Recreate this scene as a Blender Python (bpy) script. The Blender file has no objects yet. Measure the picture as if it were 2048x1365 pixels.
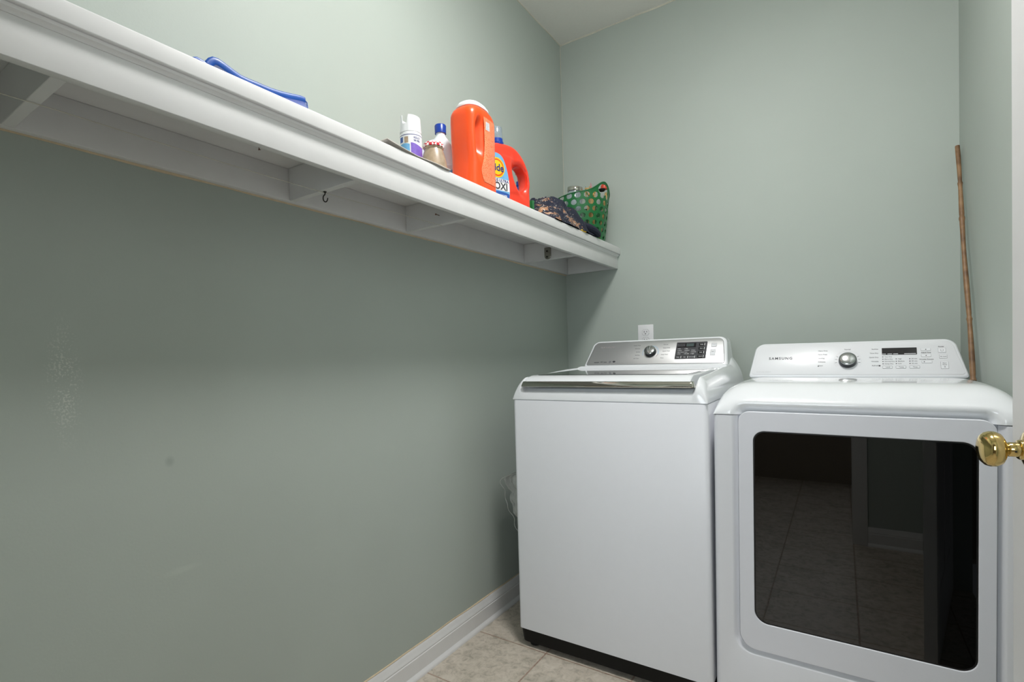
import bpy, bmesh, math, random
from mathutils import Vector, Matrix, Euler, noise
random.seed(7)
S = bpy.context.scene
COL = S.collection
PI = math.pi

# ------------------------------------------------------------------ camera
cam_d = bpy.data.cameras.new('camera')
cam = bpy.data.objects.new('camera', cam_d); COL.objects.link(cam)
S.camera = cam
F = 1036.466
cam_d.sensor_fit = 'HORIZONTAL'; cam_d.sensor_width = 36
cam_d.lens = F * 36 / 2048
cam_d.shift_x = 47.2 / 2048
cam_d.shift_y = 60.71 / 2048
cam_d.clip_start = 0.02
Rr = [(0.82661562, 0.56195124, -0.03028896), (-0.00990391, -0.03928698, -0.99917889), (-0.56267978, 0.82623685, -0.02690972)]
m = Matrix.Identity(4)
for i in range(3):
    m[i][0] = Rr[0][i]; m[i][1] = -Rr[1][i]; m[i][2] = -Rr[2][i]
m.translation = Vector((1.22709646, -2.57721062, 1.09571569))
cam.matrix_world = m

# ------------------------------------------------------------------ render look, world
S.view_settings.view_transform = 'Standard'
S.view_settings.look = 'None'
S.view_settings.gamma = 1
S.view_settings.use_curve_mapping = False
S.view_settings.exposure = 0.0
wd = bpy.data.worlds.new('world'); S.world = wd; wd.use_nodes = True
wd.node_tree.nodes['Background'].inputs[0].default_value = (0.75, 0.8, 0.85, 1)
wd.node_tree.nodes['Background'].inputs[1].default_value = 0.12

# ------------------------------------------------------------------ dimensions
H = 2.752; W = 1.5944; YF = -2.72
ZS = 1.527; ZT = 1.6312; ZT2 = 1.5975; DS = 0.2909; DT = 0.3059
LAMP = (0.95, -1.45, 2.70); LAMP_R = 0.17; LAMP_E = 94.0; FILL_E = 6.5

def lin(c):
    def f(v):
        v /= 255.0
        return v / 12.92 if v <= .04045 else ((v + .055) / 1.055) ** 2.4
    return (f(c[0]), f(c[1]), f(c[2]), 1)

# ------------------------------------------------------------------ materials
class NT:
    def __init__(s, name):
        s.m = bpy.data.materials.new(name); s.m.use_nodes = True
        s.n = s.m.node_tree.nodes; s.l = s.m.node_tree.links; s.b = s.n['Principled BSDF']
    def add(s, t, **kw):
        n = s.n.new(t)
        for k, v in kw.items():
            if hasattr(n, k) and k not in ('Scale',): setattr(n, k, v)
            else: n.inputs[k].default_value = v
        return n
    def link(s, a, b): s.l.new(a, b)
    def noise(s, scale, detail=4, rough=.5, coord='Object'):
        tc = s.n.new('ShaderNodeTexCoord'); t = s.n.new('ShaderNodeTexNoise')
        t.inputs['Scale'].default_value = scale; t.inputs['Detail'].default_value = detail; t.inputs['Roughness'].default_value = rough
        s.link(tc.outputs[coord], t.inputs['Vector']); return t
    def ramp(s, src, stops):
        r = s.n.new('ShaderNodeValToRGB'); e = r.color_ramp.elements
        while len(e) < len(stops): e.new(.5)
        for k, (p, c) in enumerate(stops): e[k].position = p; e[k].color = c
        s.link(src, r.inputs[0]); return r
    def mix(s, fac, a, b):
        mx = s.n.new('ShaderNodeMix'); mx.data_type = 'RGBA'
        for sock, v in ((mx.inputs[0], fac), (mx.inputs[6], a), (mx.inputs[7], b)):
            if isinstance(v, (int, float)): sock.default_value = v
            elif isinstance(v, tuple): sock.default_value = v
            else: s.link(v, sock)
        return mx.outputs[2]
    def math(s, op, a, b=None, c=None):
        mt = s.n.new('ShaderNodeMath'); mt.operation = op
        for k, v in enumerate((a, b, c)):
            if v is None: continue
            if isinstance(v, (int, float)): mt.inputs[k].default_value = v
            else: s.link(v, mt.inputs[k])
        return mt.outputs[0]
    def bump(s, src, strength=.1, dist=.001):
        b = s.n.new('ShaderNodeBump'); b.inputs['Strength'].default_value = strength; b.inputs['Distance'].default_value = dist
        s.link(src, b.inputs['Height']); s.link(b.outputs[0], s.b.inputs['Normal'])

def mat(name, rgb, rough=.5, metal=0, coat=0, var=0.03, scale=30, bump=0, spec=.5, trans=0, alpha=1, sss=0):
    t = NT(name); c = lin(rgb)
    n = t.noise(scale)
    a = tuple(max(0, v * (1 - var)) for v in c[:3]) + (1,); b = tuple(min(1, v * (1 + var)) for v in c[:3]) + (1,)
    r = t.ramp(n.outputs[0], [(.3, a), (.7, b)])
    t.link(r.outputs[0], t.b.inputs['Base Color'])
    t.b.inputs['Roughness'].default_value = rough; t.b.inputs['Metallic'].default_value = metal
    t.b.inputs['Coat Weight'].default_value = coat; t.b.inputs['Coat Roughness'].default_value = .05
    t.b.inputs['Specular IOR Level'].default_value = spec
    t.b.inputs['Transmission Weight'].default_value = trans
    t.b.inputs['Alpha'].default_value = alpha
    if bump: t.bump(n.outputs[0], bump, .002)
    return t.m

def wall_mat(name, left=False):
    t = NT(name)
    base = lin((176, 185, 178)); 
    n = t.noise(3, 3)
    a = tuple(v * .975 for v in base[:3]) + (1,)
    col = t.ramp(n.outputs[0], [(.35, a), (.65, base)]).outputs[0]
    if left:
        tc = t.n.new('ShaderNodeTexCoord'); sp = t.n.new('ShaderNodeSeparateXYZ'); t.link(tc.outputs['Object'], sp.inputs[0])
        sy, sz = sp.outputs[1], sp.outputs[2]
        def blob(cy, cz, ry, rz):
            dy = t.math('DIVIDE', t.math('SUBTRACT', sy, cy), ry); dz = t.math('DIVIDE', t.math('SUBTRACT', sz, cz), rz)
            d = t.math('SQRT', t.math('ADD', t.math('MULTIPLY', dy, dy), t.math('MULTIPLY', dz, dz)))
            mm = t.n.new('ShaderNodeMapRange'); mm.inputs[1].default_value = 1.0; mm.inputs[2].default_value = .3; t.link(d, mm.inputs[0]); return mm.outputs[0]
        nf = t.noise(260, 2); nm = t.noise(25, 3)
        sc = t.math('MULTIPLY', blob(-2.215, 1.075, .035, .14), t.math('GREATER_THAN', t.math('ADD', t.math('MULTIPLY', nf.outputs[0], .75), t.math('MULTIPLY', nm.outputs[0], .35)), .62))
        col = t.mix(t.math('MULTIPLY', sc, .55), col, lin((214, 218, 210)))
        col = t.mix(t.math('MULTIPLY', blob(-2.035, .887, .012, .014), .28), col, lin((110, 118, 112)))
        col = t.mix(t.math('MULTIPLY', blob(-2.02, .64, .05, .01), .25), col, lin((196, 206, 196)))
    t.link(col, t.b.inputs['Base Color'])
    t.b.inputs['Roughness'].default_value = .55; t.b.inputs['Specular IOR Level'].default_value = .35
    t.bump(t.noise(180, 3).outputs[0], .12, .0012)
    return t.m

def tile_mat():
    t = NT('floor_tile'); TS = .3185
    tc = t.n.new('ShaderNodeTexCoord'); sp = t.n.new('ShaderNodeSeparateXYZ'); t.link(tc.outputs['Object'], sp.inputs[0])
    def g(v, off):
        f = t.math('FRACT', t.math('DIVIDE', t.math('SUBTRACT', v, off), TS))
        return t.math('MINIMUM', f, t.math('SUBTRACT', 1.0, f))
    d = t.math('MINIMUM', g(sp.outputs[0], .319), g(sp.outputs[1], -.9235))
    mr = t.n.new('ShaderNodeMapRange'); mr.inputs[1].default_value = .006; mr.inputs[2].default_value = .011; t.link(d, mr.inputs[0])
    n1 = t.noise(9, 9, .68); n2 = t.noise(38, 7, .7)
    n1.inputs['Distortion'].default_value = .4; n2.inputs['Distortion'].default_value = .7
    c1 = t.ramp(n1.outputs[0], [(.34, lin((162, 156, 142))), (.5, lin((198, 188, 174))), (.66, lin((214, 205, 192)))])
    c2 = t.ramp(n2.outputs[0], [(.35, lin((128, 124, 110))), (.5, lin((198, 188, 174))), (.7, lin((222, 214, 202)))])
    col = t.mix(.5, c1.outputs[0], c2.outputs[0])
    gr = t.ramp(t.noise(60).outputs[0], [(.4, lin((150, 126, 110))), (.6, lin((176, 154, 138)))])
    col = t.mix(mr.outputs[0], gr.outputs[0], col)
    t.link(col, t.b.inputs['Base Color']); t.b.inputs['Roughness'].default_value = .42
    h = t.math('ADD', mr.outputs[0], t.math('MULTIPLY', n2.outputs[0], .25)); t.bump(h, .5, .002)
    return t.m

M = {}
M['wall'] = wall_mat('sage_wall_paint'); M['wall_left'] = wall_mat('sage_wall_paint_scuffed', True)
M['ceil'] = mat('ceiling_paint', (240, 238, 232), .8, var=.01, bump=.05, scale=90)
M['tile'] = tile_mat()
M['hall'] = mat('hall_beige_paint', (150, 140, 126), .7, var=.02)
M['trim'] = mat('white_semigloss_paint', (226, 226, 226), .38, var=.015, scale=20, bump=.03)
M['shelfpaint'] = mat('shelf_white_paint', (226, 226, 226), .42, var=.02, scale=14, bump=.05)
M['caulk'] = mat('caulk_line', (208, 204, 190), .7, var=.06, scale=60)
M['caulk2'] = mat('aged_caulk', (206, 188, 160), .7, var=.08, scale=60)
M['white'] = mat('white_enamel', (226, 228, 233), .42, coat=.06, var=.006)
M['whitegloss'] = mat('white_gloss_plastic', (232, 235, 238), .14, coat=.6, var=.004)
M['panelwhite'] = mat('white_control_panel', (226, 228, 231), .3, coat=.2, var=.003)
M['doorgrey'] = mat('pale_grey_door_panel', (224, 226, 233), .4, coat=.08, var=.005)
M['black'] = mat('black_plastic', (10, 11, 10), .55, var=.1, spec=.25)
M['seal'] = mat('black_seal', (8, 8, 8), .35, var=.1)
M['chrome'] = mat('chrome', (196, 194, 186), .06, metal=1, var=.01)
M['steel'] = mat('brushed_steel_panel', (206, 207, 208), .34, metal=.75, var=.01, scale=6)
M['knobmetal'] = mat('satin_metal_knob', (196, 198, 200), .16, metal=1, var=.01)
M['knobdark'] = mat('dark_metal_ring', (70, 72, 74), .2, metal=1, var=.02)
M['darkpanel'] = mat('charcoal_display', (62, 62, 66), .3, var=.02)
M['lcd'] = mat('lcd_window', (72, 84, 84), .2, var=.02)
M['lcdblack'] = mat('black_display', (26, 24, 28), .15, var=.02)
M['ink'] = mat('grey_ink', (120, 122, 126), .6, var=.02)
M['inkdark'] = mat('dark_ink', (58, 60, 66), .6, var=.02)
M['inkpale'] = mat('pale_ink', (214, 216, 218), .6, var=.02)
M['inkblue'] = mat('pale_blue_ink', (150, 190, 220), .5, var=.02)
M['brass'] = mat('polished_brass', (214, 188, 124), .09, metal=1, var=.03, scale=12)
M['outlet'] = mat('outlet_plastic', (232, 232, 234), .3, var=.004)
M['orange'] = mat('orange_plastic', (246, 82, 26), .32, coat=.15, var=.01)
M['redorange'] = mat('red_orange_plastic', (236, 66, 44), .3, coat=.15, var=.01)
M['bluecap'] = mat('blue_cap_plastic', (24, 62, 160), .3, var=.02)
M['blueprint'] = mat('blue_print', (44, 88, 166), .4, var=.08, scale=80)
M['clearplastic'] = mat('clear_cap_plastic', (214, 226, 234), .12, var=.01, trans=.75)
M['jugwhite'] = mat('white_jug_plastic', (226, 232, 238), .35, var=.01)
M['lidwhite'] = mat('white_lid_plastic', (236, 238, 240), .3, var=.01)
M['purple'] = mat('violet_print', (128, 100, 196), .4, var=.2, scale=60)
M['sky'] = mat('sky_blue_print', (116, 178, 222), .4, var=.06, scale=60)
M['navyink'] = mat('navy_ink', (40, 48, 120), .5, var=.02)
M['tan'] = mat('tan_jar_filling', (168, 148, 124), .35, coat=.4, var=.16, scale=60)
M['kraft'] = mat('grey_card', (188, 182, 174), .7, var=.04)
M['yellow'] = mat('yellow_plastic', (246, 204, 30), .4, var=.02)
M['green'] = mat('green_tub_plastic', (20, 104, 52), .4, coat=.1, var=.04, scale=20)
M['bluestrap'] = mat('blue_vinyl_binding', (12, 78, 166), .35, var=.1, scale=50)
M['bluefilm'] = mat('blue_tinted_film', (120, 136, 206), .2, var=.06, alpha=.55)
M['film'] = mat('clear_crumpled_film', (206, 208, 204), .15, var=.12, scale=25, alpha=.78, coat=.6)
M['fur'] = mat('dark_hose_rubber', (70, 68, 64), .5, var=.2)
M['hookmetal'] = mat('dark_bronze_hook', (42, 38, 36), .35, metal=.6, var=.05)
M['nickel'] = mat('aged_nickel', (150, 148, 138), .25, metal=.9, var=.1, scale=60)
M['rust'] = mat('rusty_nail', (110, 70, 50), .6, metal=.3, var=.1)
M['string'] = mat('painted_string', (206, 202, 190), .7, var=.05)
M['dried'] = mat('dried_flower', (206, 170, 110), .8, var=.2, scale=60)
M['inkfaint'] = mat('faint_silver_ink', (160, 156, 156), .5, var=.02)
M['pink'] = mat('pink_paper', (196, 140, 150), .8, var=.1)
M['redball'] = mat('red_tool_cap', (206, 72, 48), .35, var=.1)
M['drum'] = mat('dark_drum_interior', (60, 56, 52), .35, metal=.3, var=.05)

def gingham():
    t = NT('red_gingham_cloth')
    tc = t.n.new('ShaderNodeTexCoord'); ck = t.n.new('ShaderNodeTexChecker'); ck.inputs['Scale'].default_value = 130
    ck.inputs[1].default_value = lin((190, 30, 44)); ck.inputs[2].default_value = lin((236, 226, 224))
    t.link(tc.outputs['Object'], ck.inputs[0]); t.link(ck.outputs[0], t.b.inputs['Base Color']); t.b.inputs['Roughness'].default_value = .8
    return t.m
M['gingham'] = gingham()

def fineprint(name, base, ink, scale=430, ax=2):
    t = NT(name); tc = t.n.new('ShaderNodeTexCoord'); sp = t.n.new('ShaderNodeSeparateXYZ'); t.link(tc.outputs['Object'], sp.inputs[0])
    s = t.math('FRACT', t.math('MULTIPLY', sp.outputs[ax], scale)); ln = t.math('GREATER_THAN', s, .5)
    n = t.noise(260, 2); nn = t.math('GREATER_THAN', n.outputs[0], .42)
    col = t.mix(t.math('MULTIPLY', t.math('MULTIPLY', ln, nn), .7), lin(base), lin(ink))
    t.link(col, t.b.inputs['Base Color']); t.b.inputs['Roughness'].default_value = .35
    return t.m
M['podlabel'] = fineprint('orange_label_with_fine_print', (240, 100, 40), (250, 196, 160), 300)
M['barcode'] = fineprint('barcode_print', (226, 228, 232), (80, 90, 110), 520, 1)

def bamboo():
    t = NT('bamboo'); n = t.noise(22, 5); 
    c = t.ramp(n.outputs[0], [(.3, lin((92, 66, 44))), (.55, lin((136, 104, 72))), (.75, lin((166, 134, 98)))])
    t.link(c.outputs[0], t.b.inputs['Base Color']); t.b.inputs['Roughness'].default_value = .5
    return t.m
M['bamboo'] = bamboo()

def shirt_mat():
    t = NT('navy_cloth_with_paint_stains')
    n = t.noise(34, 6, .7); n2 = t.noise(75, 4, .7); n3 = t.noise(13, 2); n.inputs['Distortion'].default_value = 1.5; n2.inputs['Distortion'].default_value = 2.0
    tc = t.n.new('ShaderNodeTexCoord'); sp = t.n.new('ShaderNodeSeparateXYZ'); t.link(tc.outputs['Object'], sp.inputs[0])
    mr = t.n.new('ShaderNodeMapRange'); mr.inputs[1].default_value = .12; mr.inputs[2].default_value = .02; t.link(sp.outputs[1], mr.inputs[0])
    mask = mr.outputs[0]
    navy = t.ramp(t.noise(120).outputs[0], [(.3, lin((16, 20, 36))), (.7, lin((30, 36, 58)))]).outputs[0]
    br = t.math('MULTIPLY', t.math('GREATER_THAN', t.math('ADD', t.math('MULTIPLY', n.outputs[0], .7), t.math('MULTIPLY', n3.outputs[0], .55)), .735), mask)
    wh = t.math('MULTIPLY', t.math('GREATER_THAN', t.math('ADD', t.math('MULTIPLY', n2.outputs[0], .75), t.math('MULTIPLY', n3.outputs[0], .25)), .615), mask)
    col = t.mix(br, navy, lin((172, 126, 92))); col = t.mix(wh, col, lin((226, 220, 208)))
    t.link(col, t.b.inputs['Base Color']); t.b.inputs['Roughness'].default_value = .85
    t.bump(n2.outputs[0], .3, .002)
    return t.m
M['shirt'] = shirt_mat()

def tinted_glass(name, tint, fac):
    t = NT(name)
    t.n.remove(t.b)
    out = [n for n in t.n if n.type == 'OUTPUT_MATERIAL'][0]
    tr = t.n.new('ShaderNodeBsdfTransparent'); tr.inputs[0].default_value = tint
    gl = t.n.new('ShaderNodeBsdfGlossy'); gl.inputs['Roughness'].default_value = .015
    nz = t.noise(2.0, 1); r = t.ramp(nz.outputs[0], [(.3, (.92, .92, .92, 1)), (.7, (1, 1, 1, 1))]); t.link(r.outputs[0], gl.inputs[0])
    fr = t.n.new('ShaderNodeFresnel'); fr.inputs[0].default_value = fac
    mx = t.n.new('ShaderNodeMixShader'); t.link(fr.outputs[0], mx.inputs[0]); t.link(tr.outputs[0], mx.inputs[1]); t.link(gl.outputs[0], mx.inputs[2])
    t.link(mx.outputs[0], out.inputs[0]); return t.m
M['dryerglass'] = tinted_glass('smoked_window_glass', (.16, .15, .135, 1), 1.68)
M['lidglass'] = mat('dark_lid_glass', (26, 28, 28), .02, var=.02, spec=1.0, coat=1.0)

def emit_mat():
    t = NT('lamp_diffuser'); t.b.inputs['Emission Color'].default_value = (1.0, .982, .965, 1); t.b.inputs['Emission Strength'].default_value = LAMP_E
    t.b.inputs['Base Color'].default_value = (.9, .9, .9, 1)
    return t.m
M['lamp'] = emit_mat()
def fill_pane_mat():
    t = NT('fill_light_pane'); t.b.inputs['Emission Color'].default_value = (.86, .93, 1.0, 1); t.b.inputs['Emission Strength'].default_value = FILL_E  # cool emission of the added fill pane behind the camera
    t.b.inputs['Base Color'].default_value = (.8, .8, .8, 1); return t.m
M['fillpane'] = fill_pane_mat()

# ------------------------------------------------------------------ mesh helpers
def obj(name, data, material, parent=None, smooth=True, angle=40, loc=None):
    if isinstance(data, bmesh.types.BMesh):
        me = bpy.data.meshes.new(name); data.to_mesh(me); data.free()
    else: me = data; me.name = name
    me.materials.clear()
    for mm in (material if isinstance(material, (list, tuple)) else [material]): me.materials.append(mm)
    if smooth:
        me.shade_smooth()
        try: me.set_sharp_from_angle(angle=math.radians(angle))
        except Exception: pass
    else: me.shade_flat()
    o = bpy.data.objects.new(name, me); COL.objects.link(o)
    if parent: o.parent = parent
    if loc: o.location = loc
    return o
def tag(o, label, cat, group=None):
    o['label'] = label; o['category'] = cat
    if group: o['group'] = group
    return o
def thing(name, label, cat, loc=(0, 0, 0), rot=(0, 0, 0), group=None):
    o = bpy.data.objects.new(name, None); COL.objects.link(o); o.empty_display_size = .05
    o.location = loc; o.rotation_euler = rot
    return tag(o, label, cat, group)
def struct(name, data, material, **k):
    o = obj(name, data, material, **k); o['kind'] = 'structure'; return o
def box(bm, a, b, bev=0, seg=3):
    vs = bmesh.ops.create_cube(bm, size=1)['verts']
    for v in vs:
        v.co = Vector([(a[i] + b[i]) / 2 + v.co[i] * (b[i] - a[i]) for i in range(3)])
    if bev:
        es = list({e for v in vs for e in v.link_edges})
        bmesh.ops.bevel(bm, geom=es, offset=bev, segments=seg, affect='EDGES', profile=.5)
    return bm
def B(a, b, bev=0, seg=3):
    return box(bmesh.new(), a, b, bev, seg)
def loft(rings, close=True, cap0=True, cap1=True, bm=None):
    bm = bm or bmesh.new(); R = [[bm.verts.new(p) for p in r] for r in rings]
    n = len(R[0])
    for a, b in zip(R, R[1:]):
        for i in range(n if close else n - 1):
            j = (i + 1) % n
            try: bm.faces.new((a[i], a[j], b[j], b[i]))
            except ValueError: pass
    if cap0: bm.faces.new(list(reversed(R[0])))
    if cap1: bm.faces.new(R[-1])
    bmesh.ops.recalc_face_normals(bm, faces=bm.faces[:])
    return bm
def lathe(prof, n=40, bm=None, caps=True, axis='Z'):
    rings = []
    for r, z in prof:
        r = max(r, 1e-5)
        rings.append([(r * math.cos(2 * PI * i / n), r * math.sin(2 * PI * i / n), z) for i in range(n)])
    bm2 = loft(rings, True, caps, caps, bm)
    return bm2
def tube(pts, r, n=10, bm=None, caps=True, rfun=None):
    pts = [Vector(p) for p in pts]; rings = []; up = None
    for i, p in enumerate(pts):
        t = (pts[min(i + 1, len(pts) - 1)] - pts[max(i - 1, 0)]).normalized()
        if up is None:
            up = Vector((0, 0, 1)) if abs(t.z) < .9 else Vector((1, 0, 0))
        a = t.cross(up).normalized(); up = a.cross(t).normalized()
        rr = rfun(i / (len(pts) - 1)) if rfun else r
        rings.append([p + (a * math.cos(2 * PI * k / n) + up * math.sin(2 * PI * k / n)) * rr for k in range(n)])
    return loft(rings, True, caps, caps, bm)
def rrect(x0, z0, x1, z1, r, n=8):
    if isinstance(r, (int, float)): r = (r,) * 4   # bl, br, tr, tl
    pts = []
    for (cx, cz, rr, a0) in ((x0 + r[0], z0 + r[0], r[0], PI), (x1 - r[1], z0 + r[1], r[1], 1.5 * PI), (x1 - r[2], z1 - r[2], r[2], 0), (x0 + r[3], z1 - r[3], r[3], .5 * PI)):
        for k in range(n + 1):
            a = a0 + k / n * PI / 2; pts.append((cx + rr * math.cos(a), cz + rr * math.sin(a)))
    return pts
def curve2d(loops, extrude, bevel=0, bres=3):
    """filled outline with holes in its XY plane, thickness along Z; returns a mesh"""
    cu = bpy.data.curves.new('outline', 'CURVE'); cu.dimensions = '2D'; cu.fill_mode = 'BOTH'
    cu.extrude = extrude; cu.bevel_depth = bevel; cu.bevel_resolution = bres; cu.offset = -bevel if bevel else 0
    for lp in loops:
        sp = cu.splines.new('POLY'); sp.points.add(len(lp) - 1); sp.use_cyclic_u = True
        for p, q in zip(sp.points, lp): p.co = (q[0], q[1], 0, 1)
    return curve_mesh(cu)
def curve_mesh(cu):
    o = bpy.data.objects.new('tmp', cu); COL.objects.link(o)
    dg = bpy.context.evaluated_depsgraph_get(); dg.update()
    me = bpy.data.meshes.new_from_object(o.evaluated_get(dg))
    bpy.data.objects.remove(o); bpy.data.curves.remove(cu)
    return me
def text_mesh(body, size, extrude=.0002, align='CENTER', spacing=1.0):
    cu = bpy.data.curves.new('lettering', 'FONT'); cu.body = body; cu.size = size; cu.extrude = extrude
    cu.align_x = align; cu.align_y = 'CENTER'; cu.space_character = spacing; cu.resolution_u = 3; cu.offset = size * .022
    return curve_mesh(cu)
def xform(me, M4):
    me.transform(M4); return me
XZ = Matrix.Rotation(PI / 2, 4, 'X')     # XY plane -> XZ plane facing -Y
def T(x, y, z): return Matrix.Translation((x, y, z))
def join(mes):
    bm = bmesh.new()
    for me in mes:
        bm.from_mesh(me)
    return bm
def smooth(a, b, x):
    t = max(0, min(1, (x - a) / (b - a))); return t * t * (3 - 2 * t)

# ------------------------------------------------------------------ room shell
struct('floor', B((-.1, YF - .1, -.05), (W + .1, .1, 0)), M['tile'], smooth=False)
struct('ceiling', B((-.1, YF - .1, H), (W + .1, .1, H + .05)), M['ceil'], smooth=False)
struct('wall_left', B((-.1, YF - .1, 0), (0, .1, H)), M['wall_left'], smooth=False)
struct('wall_back', B((0, 0, 0), (W, .1, H)), M['wall'], smooth=False)
bm = bmesh.new()
DY0, DY1, DZ = -2.265, -1.435, 2.05        # doorway in the right wall
box(bm, (W, DY1, 0), (W + .1, .1, H)); box(bm, (W, YF - .1, 0), (W + .1, DY0, H)); box(bm, (W, DY0, DZ), (W + .1, DY1, H))
struct('wall_right', bm, M['wall'], smooth=False)
bm = bmesh.new()
box(bm, (0, YF - .1, 0), (.49, YF, H)); box(bm, (1.27, YF - .1, 0), (W, YF, H)); box(bm, (.49, YF - .1, 2.03), (1.27, YF, H))
struct('wall_front', bm, M['wall'], smooth=False)
# dim hallway beyond the doorway behind the camera, invented with its fill window
struct('wall_hall_far', B((-.6, -4.3, 0), (2.4, -4.2, H)), M['hall'], smooth=False)
struct('wall_hall_left', B((-.7, -4.3, 0), (-.6, YF - .1, H)), M['hall'], smooth=False)
struct('wall_hall_right', B((2.4, -4.3, 0), (2.5, YF - .1, H)), M['hall'], smooth=False)
struct('floor_hall', B((-.7, -4.3, -.05), (2.5, YF - .1, 0)), M['tile'], smooth=False)
struct('ceiling_hall', B((-.7, -4.3, H), (2.5, YF - .1, H + .05)), M['ceil'], smooth=False)
bm = bmesh.new()
for a, b in (((.30, -4.2, .95), (1.50, -4.17, 1.02)), ((.30, -4.2, 2.10), (1.50, -4.17, 2.17)), ((.30, -4.2, .95), (.37, -4.17, 2.17)), ((1.43, -4.2, .95), (1.50, -4.17, 2.17)), ((.87, -4.2, 1.0), (.93, -4.175, 2.12))): box(bm, a, b)
wn = struct('fill_window_1', bm, M['trim'], smooth=False)  # unseen window frame, made up to hold the fill light
obj('fill_pane', B((.36, -4.198, 1.01), (1.44, -4.190, 2.11)), M['fillpane'], wn, smooth=False)  # glowing pane added to brighten the appliance fronts
bm = bmesh.new(); box(bm, (-.6, YF - .12, 0), (-.0, YF - .02, H)); box(bm, (W + .1, YF - .12, 0), (2.4, YF - .02, H))
struct('wall_hall_near', bm, M['hall'], smooth=False)

def wobble_strip(p0, p1, u, v, w0, seed, n=90, th=.0012):
    """thin irregular bead of caulk along p0-p1, lying in both planes"""
    p0, p1, u, v = map(Vector, (p0, p1, u, v)); rings = []
    for i in range(n + 1):
        t = i / n; p = p0.lerp(p1, t)
        a = w0 * (1 + .9 * noise.noise(Vector((t * 14, seed, 0)))); b = w0 * (1 + .9 * noise.noise(Vector((t * 14, seed + 9, 0))))
        rings.append([p - u * .0005 - v * .0005, p + u * a, p + u * a + v * th, p + u * th * 2 + v * th * 2, p + v * b + u * th, p + v * b])
    return loft(rings)
struct('trim_1', wobble_strip((0, YF, H), (0, 0, H), (0, 0, -1), (1, 0, 0), .003, 1), M['caulk'])
struct('trim_2', wobble_strip((0, 0, H), (W, 0, H), (0, 0, -1), (0, -1, 0), .0045, 2), M['caulk'])
struct('trim_3', wobble_strip((0, 0, ZT), (0, 0, H), (1, 0, 0), (0, -1, 0), .0016, 3), M['caulk'])

def baseboard(name, p0, dirv, nrm, L):
    prof = [(0, 0), (.022, 0), (.022, .004), (.019, .011), (.0135, .016), (.0125, .018), (.0125, .068), (.0105, .071), (.0115, .075), (.0095, .084), (.0085, .086), (.0075, .094), (.0045, .102), (0, .103)]
    p0, dirv, nrm = Vector(p0), Vector(dirv), Vector(nrm)
    rings = [[p0 + dirv * (L * s) + nrm * a + Vector((0, 0, b)) for a, b in prof] for s in (0, 1)]
    return struct(name, loft(rings), M['trim'], angle=25)
baseboard('baseboard_left', (0, YF, 0), (0, 1, 0), (1, 0, 0), -YF)
baseboard('baseboard_back', (.023, 0, 0), (1, 0, 0), (0, -1, 0), W - .046)
baseboard('baseboard_front', (.023, YF, 0), (1, 0, 0), (0, 1, 0), .397)
baseboard('baseboard_front_right', (1.34, YF, 0), (1, 0, 0), (0, 1, 0), W - 1.363)
struct('trim_4', wobble_strip((0, YF, .1035), (0, -.3, .1035), (0, 0, 1), (1, 0, 0), .0035, 5, 160), M['caulk2'])

# door casing on the right wall
bm = bmesh.new()
for a, b in (((W - .016, DY1, 0), (W, DY1 + .06, DZ + .06)), ((W - .016, DY0 - .06, 0), (W, DY0, DZ + .06)), ((W - .016, DY0 - .06, DZ), (W, DY1 + .06, DZ + .06))):
    box(bm, a, b, .003)
struct('trim_5', bm, M['trim'])
# panelled door and casing on the front wall (behind the camera)
bm = bmesh.new()
box(bm, (.42, YF, 0), (.49, YF + .018, 2.1), .003); box(bm, (1.27, YF, 0), (1.34, YF + .018, 2.1), .003); box(bm, (.49, YF, 2.03), (1.27, YF + .018, 2.1), .003)
struct('trim_6', bm, M['trim'])
# ------------------------------------------------------------------ open door at the right, brass knob
hx, hy = 1.5935, -2.25; ex, ey = 1.4475, -1.45
ang = math.atan2(-(ex - hx), (ey - hy)); DWd = math.hypot(ex - hx, ey - hy)
# local frame: x across thickness (face at x=0, thickness to +x), y along the leaf from hinge
dl = bmesh.new(); box(dl, (0.004, 0, .012), (.031, DWd, 2.04))
def leaf_frame(bm, x0, x1):
    st = .11
    box(bm, (x0, 0, .012), (x1, st, 2.04), .0015, 1); box(bm, (x0, DWd - st, .012), (x1, DWd, 2.04), .0015, 1)
    for z0, z1 in ((.012, .24), (.86, 1.03), (1.62, 1.73), (1.93, 2.04)): box(bm, (x0, st, z0), (x1, DWd - st, z1), .0015, 1)
    box(bm, (x0, DWd / 2 - .05, .24), (x1, DWd / 2 + .05, 1.93), .0015, 1)
leaf_frame(dl, 0, .006); leaf_frame(dl, .029, .035)
door = struct('door_1', dl, M['trim']); door.location = (hx, hy, 0); door.rotation_euler = (0, 0, ang)
KY = DWd - .066; KZ = .937
def kn(prof, name, label=None, parent=door, mt='brass'):
    bm = lathe(prof, 48); bmesh.ops.rotate(bm, verts=bm.verts, cent=(0, 0, 0), matrix=Matrix.Rotation(-PI / 2, 3, 'Y'))
    bmesh.ops.translate(bm, verts=bm.verts, vec=(0, KY, KZ))
    o = obj(name, bm, M[mt], parent, angle=60)
    if label: o['label'] = label
    return o
ro = kn([(.001, 0), (.033, 0), (.0335, .002), (.032, .005), (.027, .0085), (.019, .0115), (.0145, .013), (.0145, .018), (.0135, .0195), (.001, .0195)], 'knob_rosette', 'polished brass rosette')
kk = kn([(.001, .018), (.0105, .018), (.0105, .0305), (.0085, .032), (.0095, .034), (.017, .0365), (.0235, .0405), (.0262, .0465), (.0262, .0515), (.0245, .0565), (.0205, .0605), (.0140, .0630), (.007, .0641), (.001, .0644)], 'door_knob', 'polished brass door knob')
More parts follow.
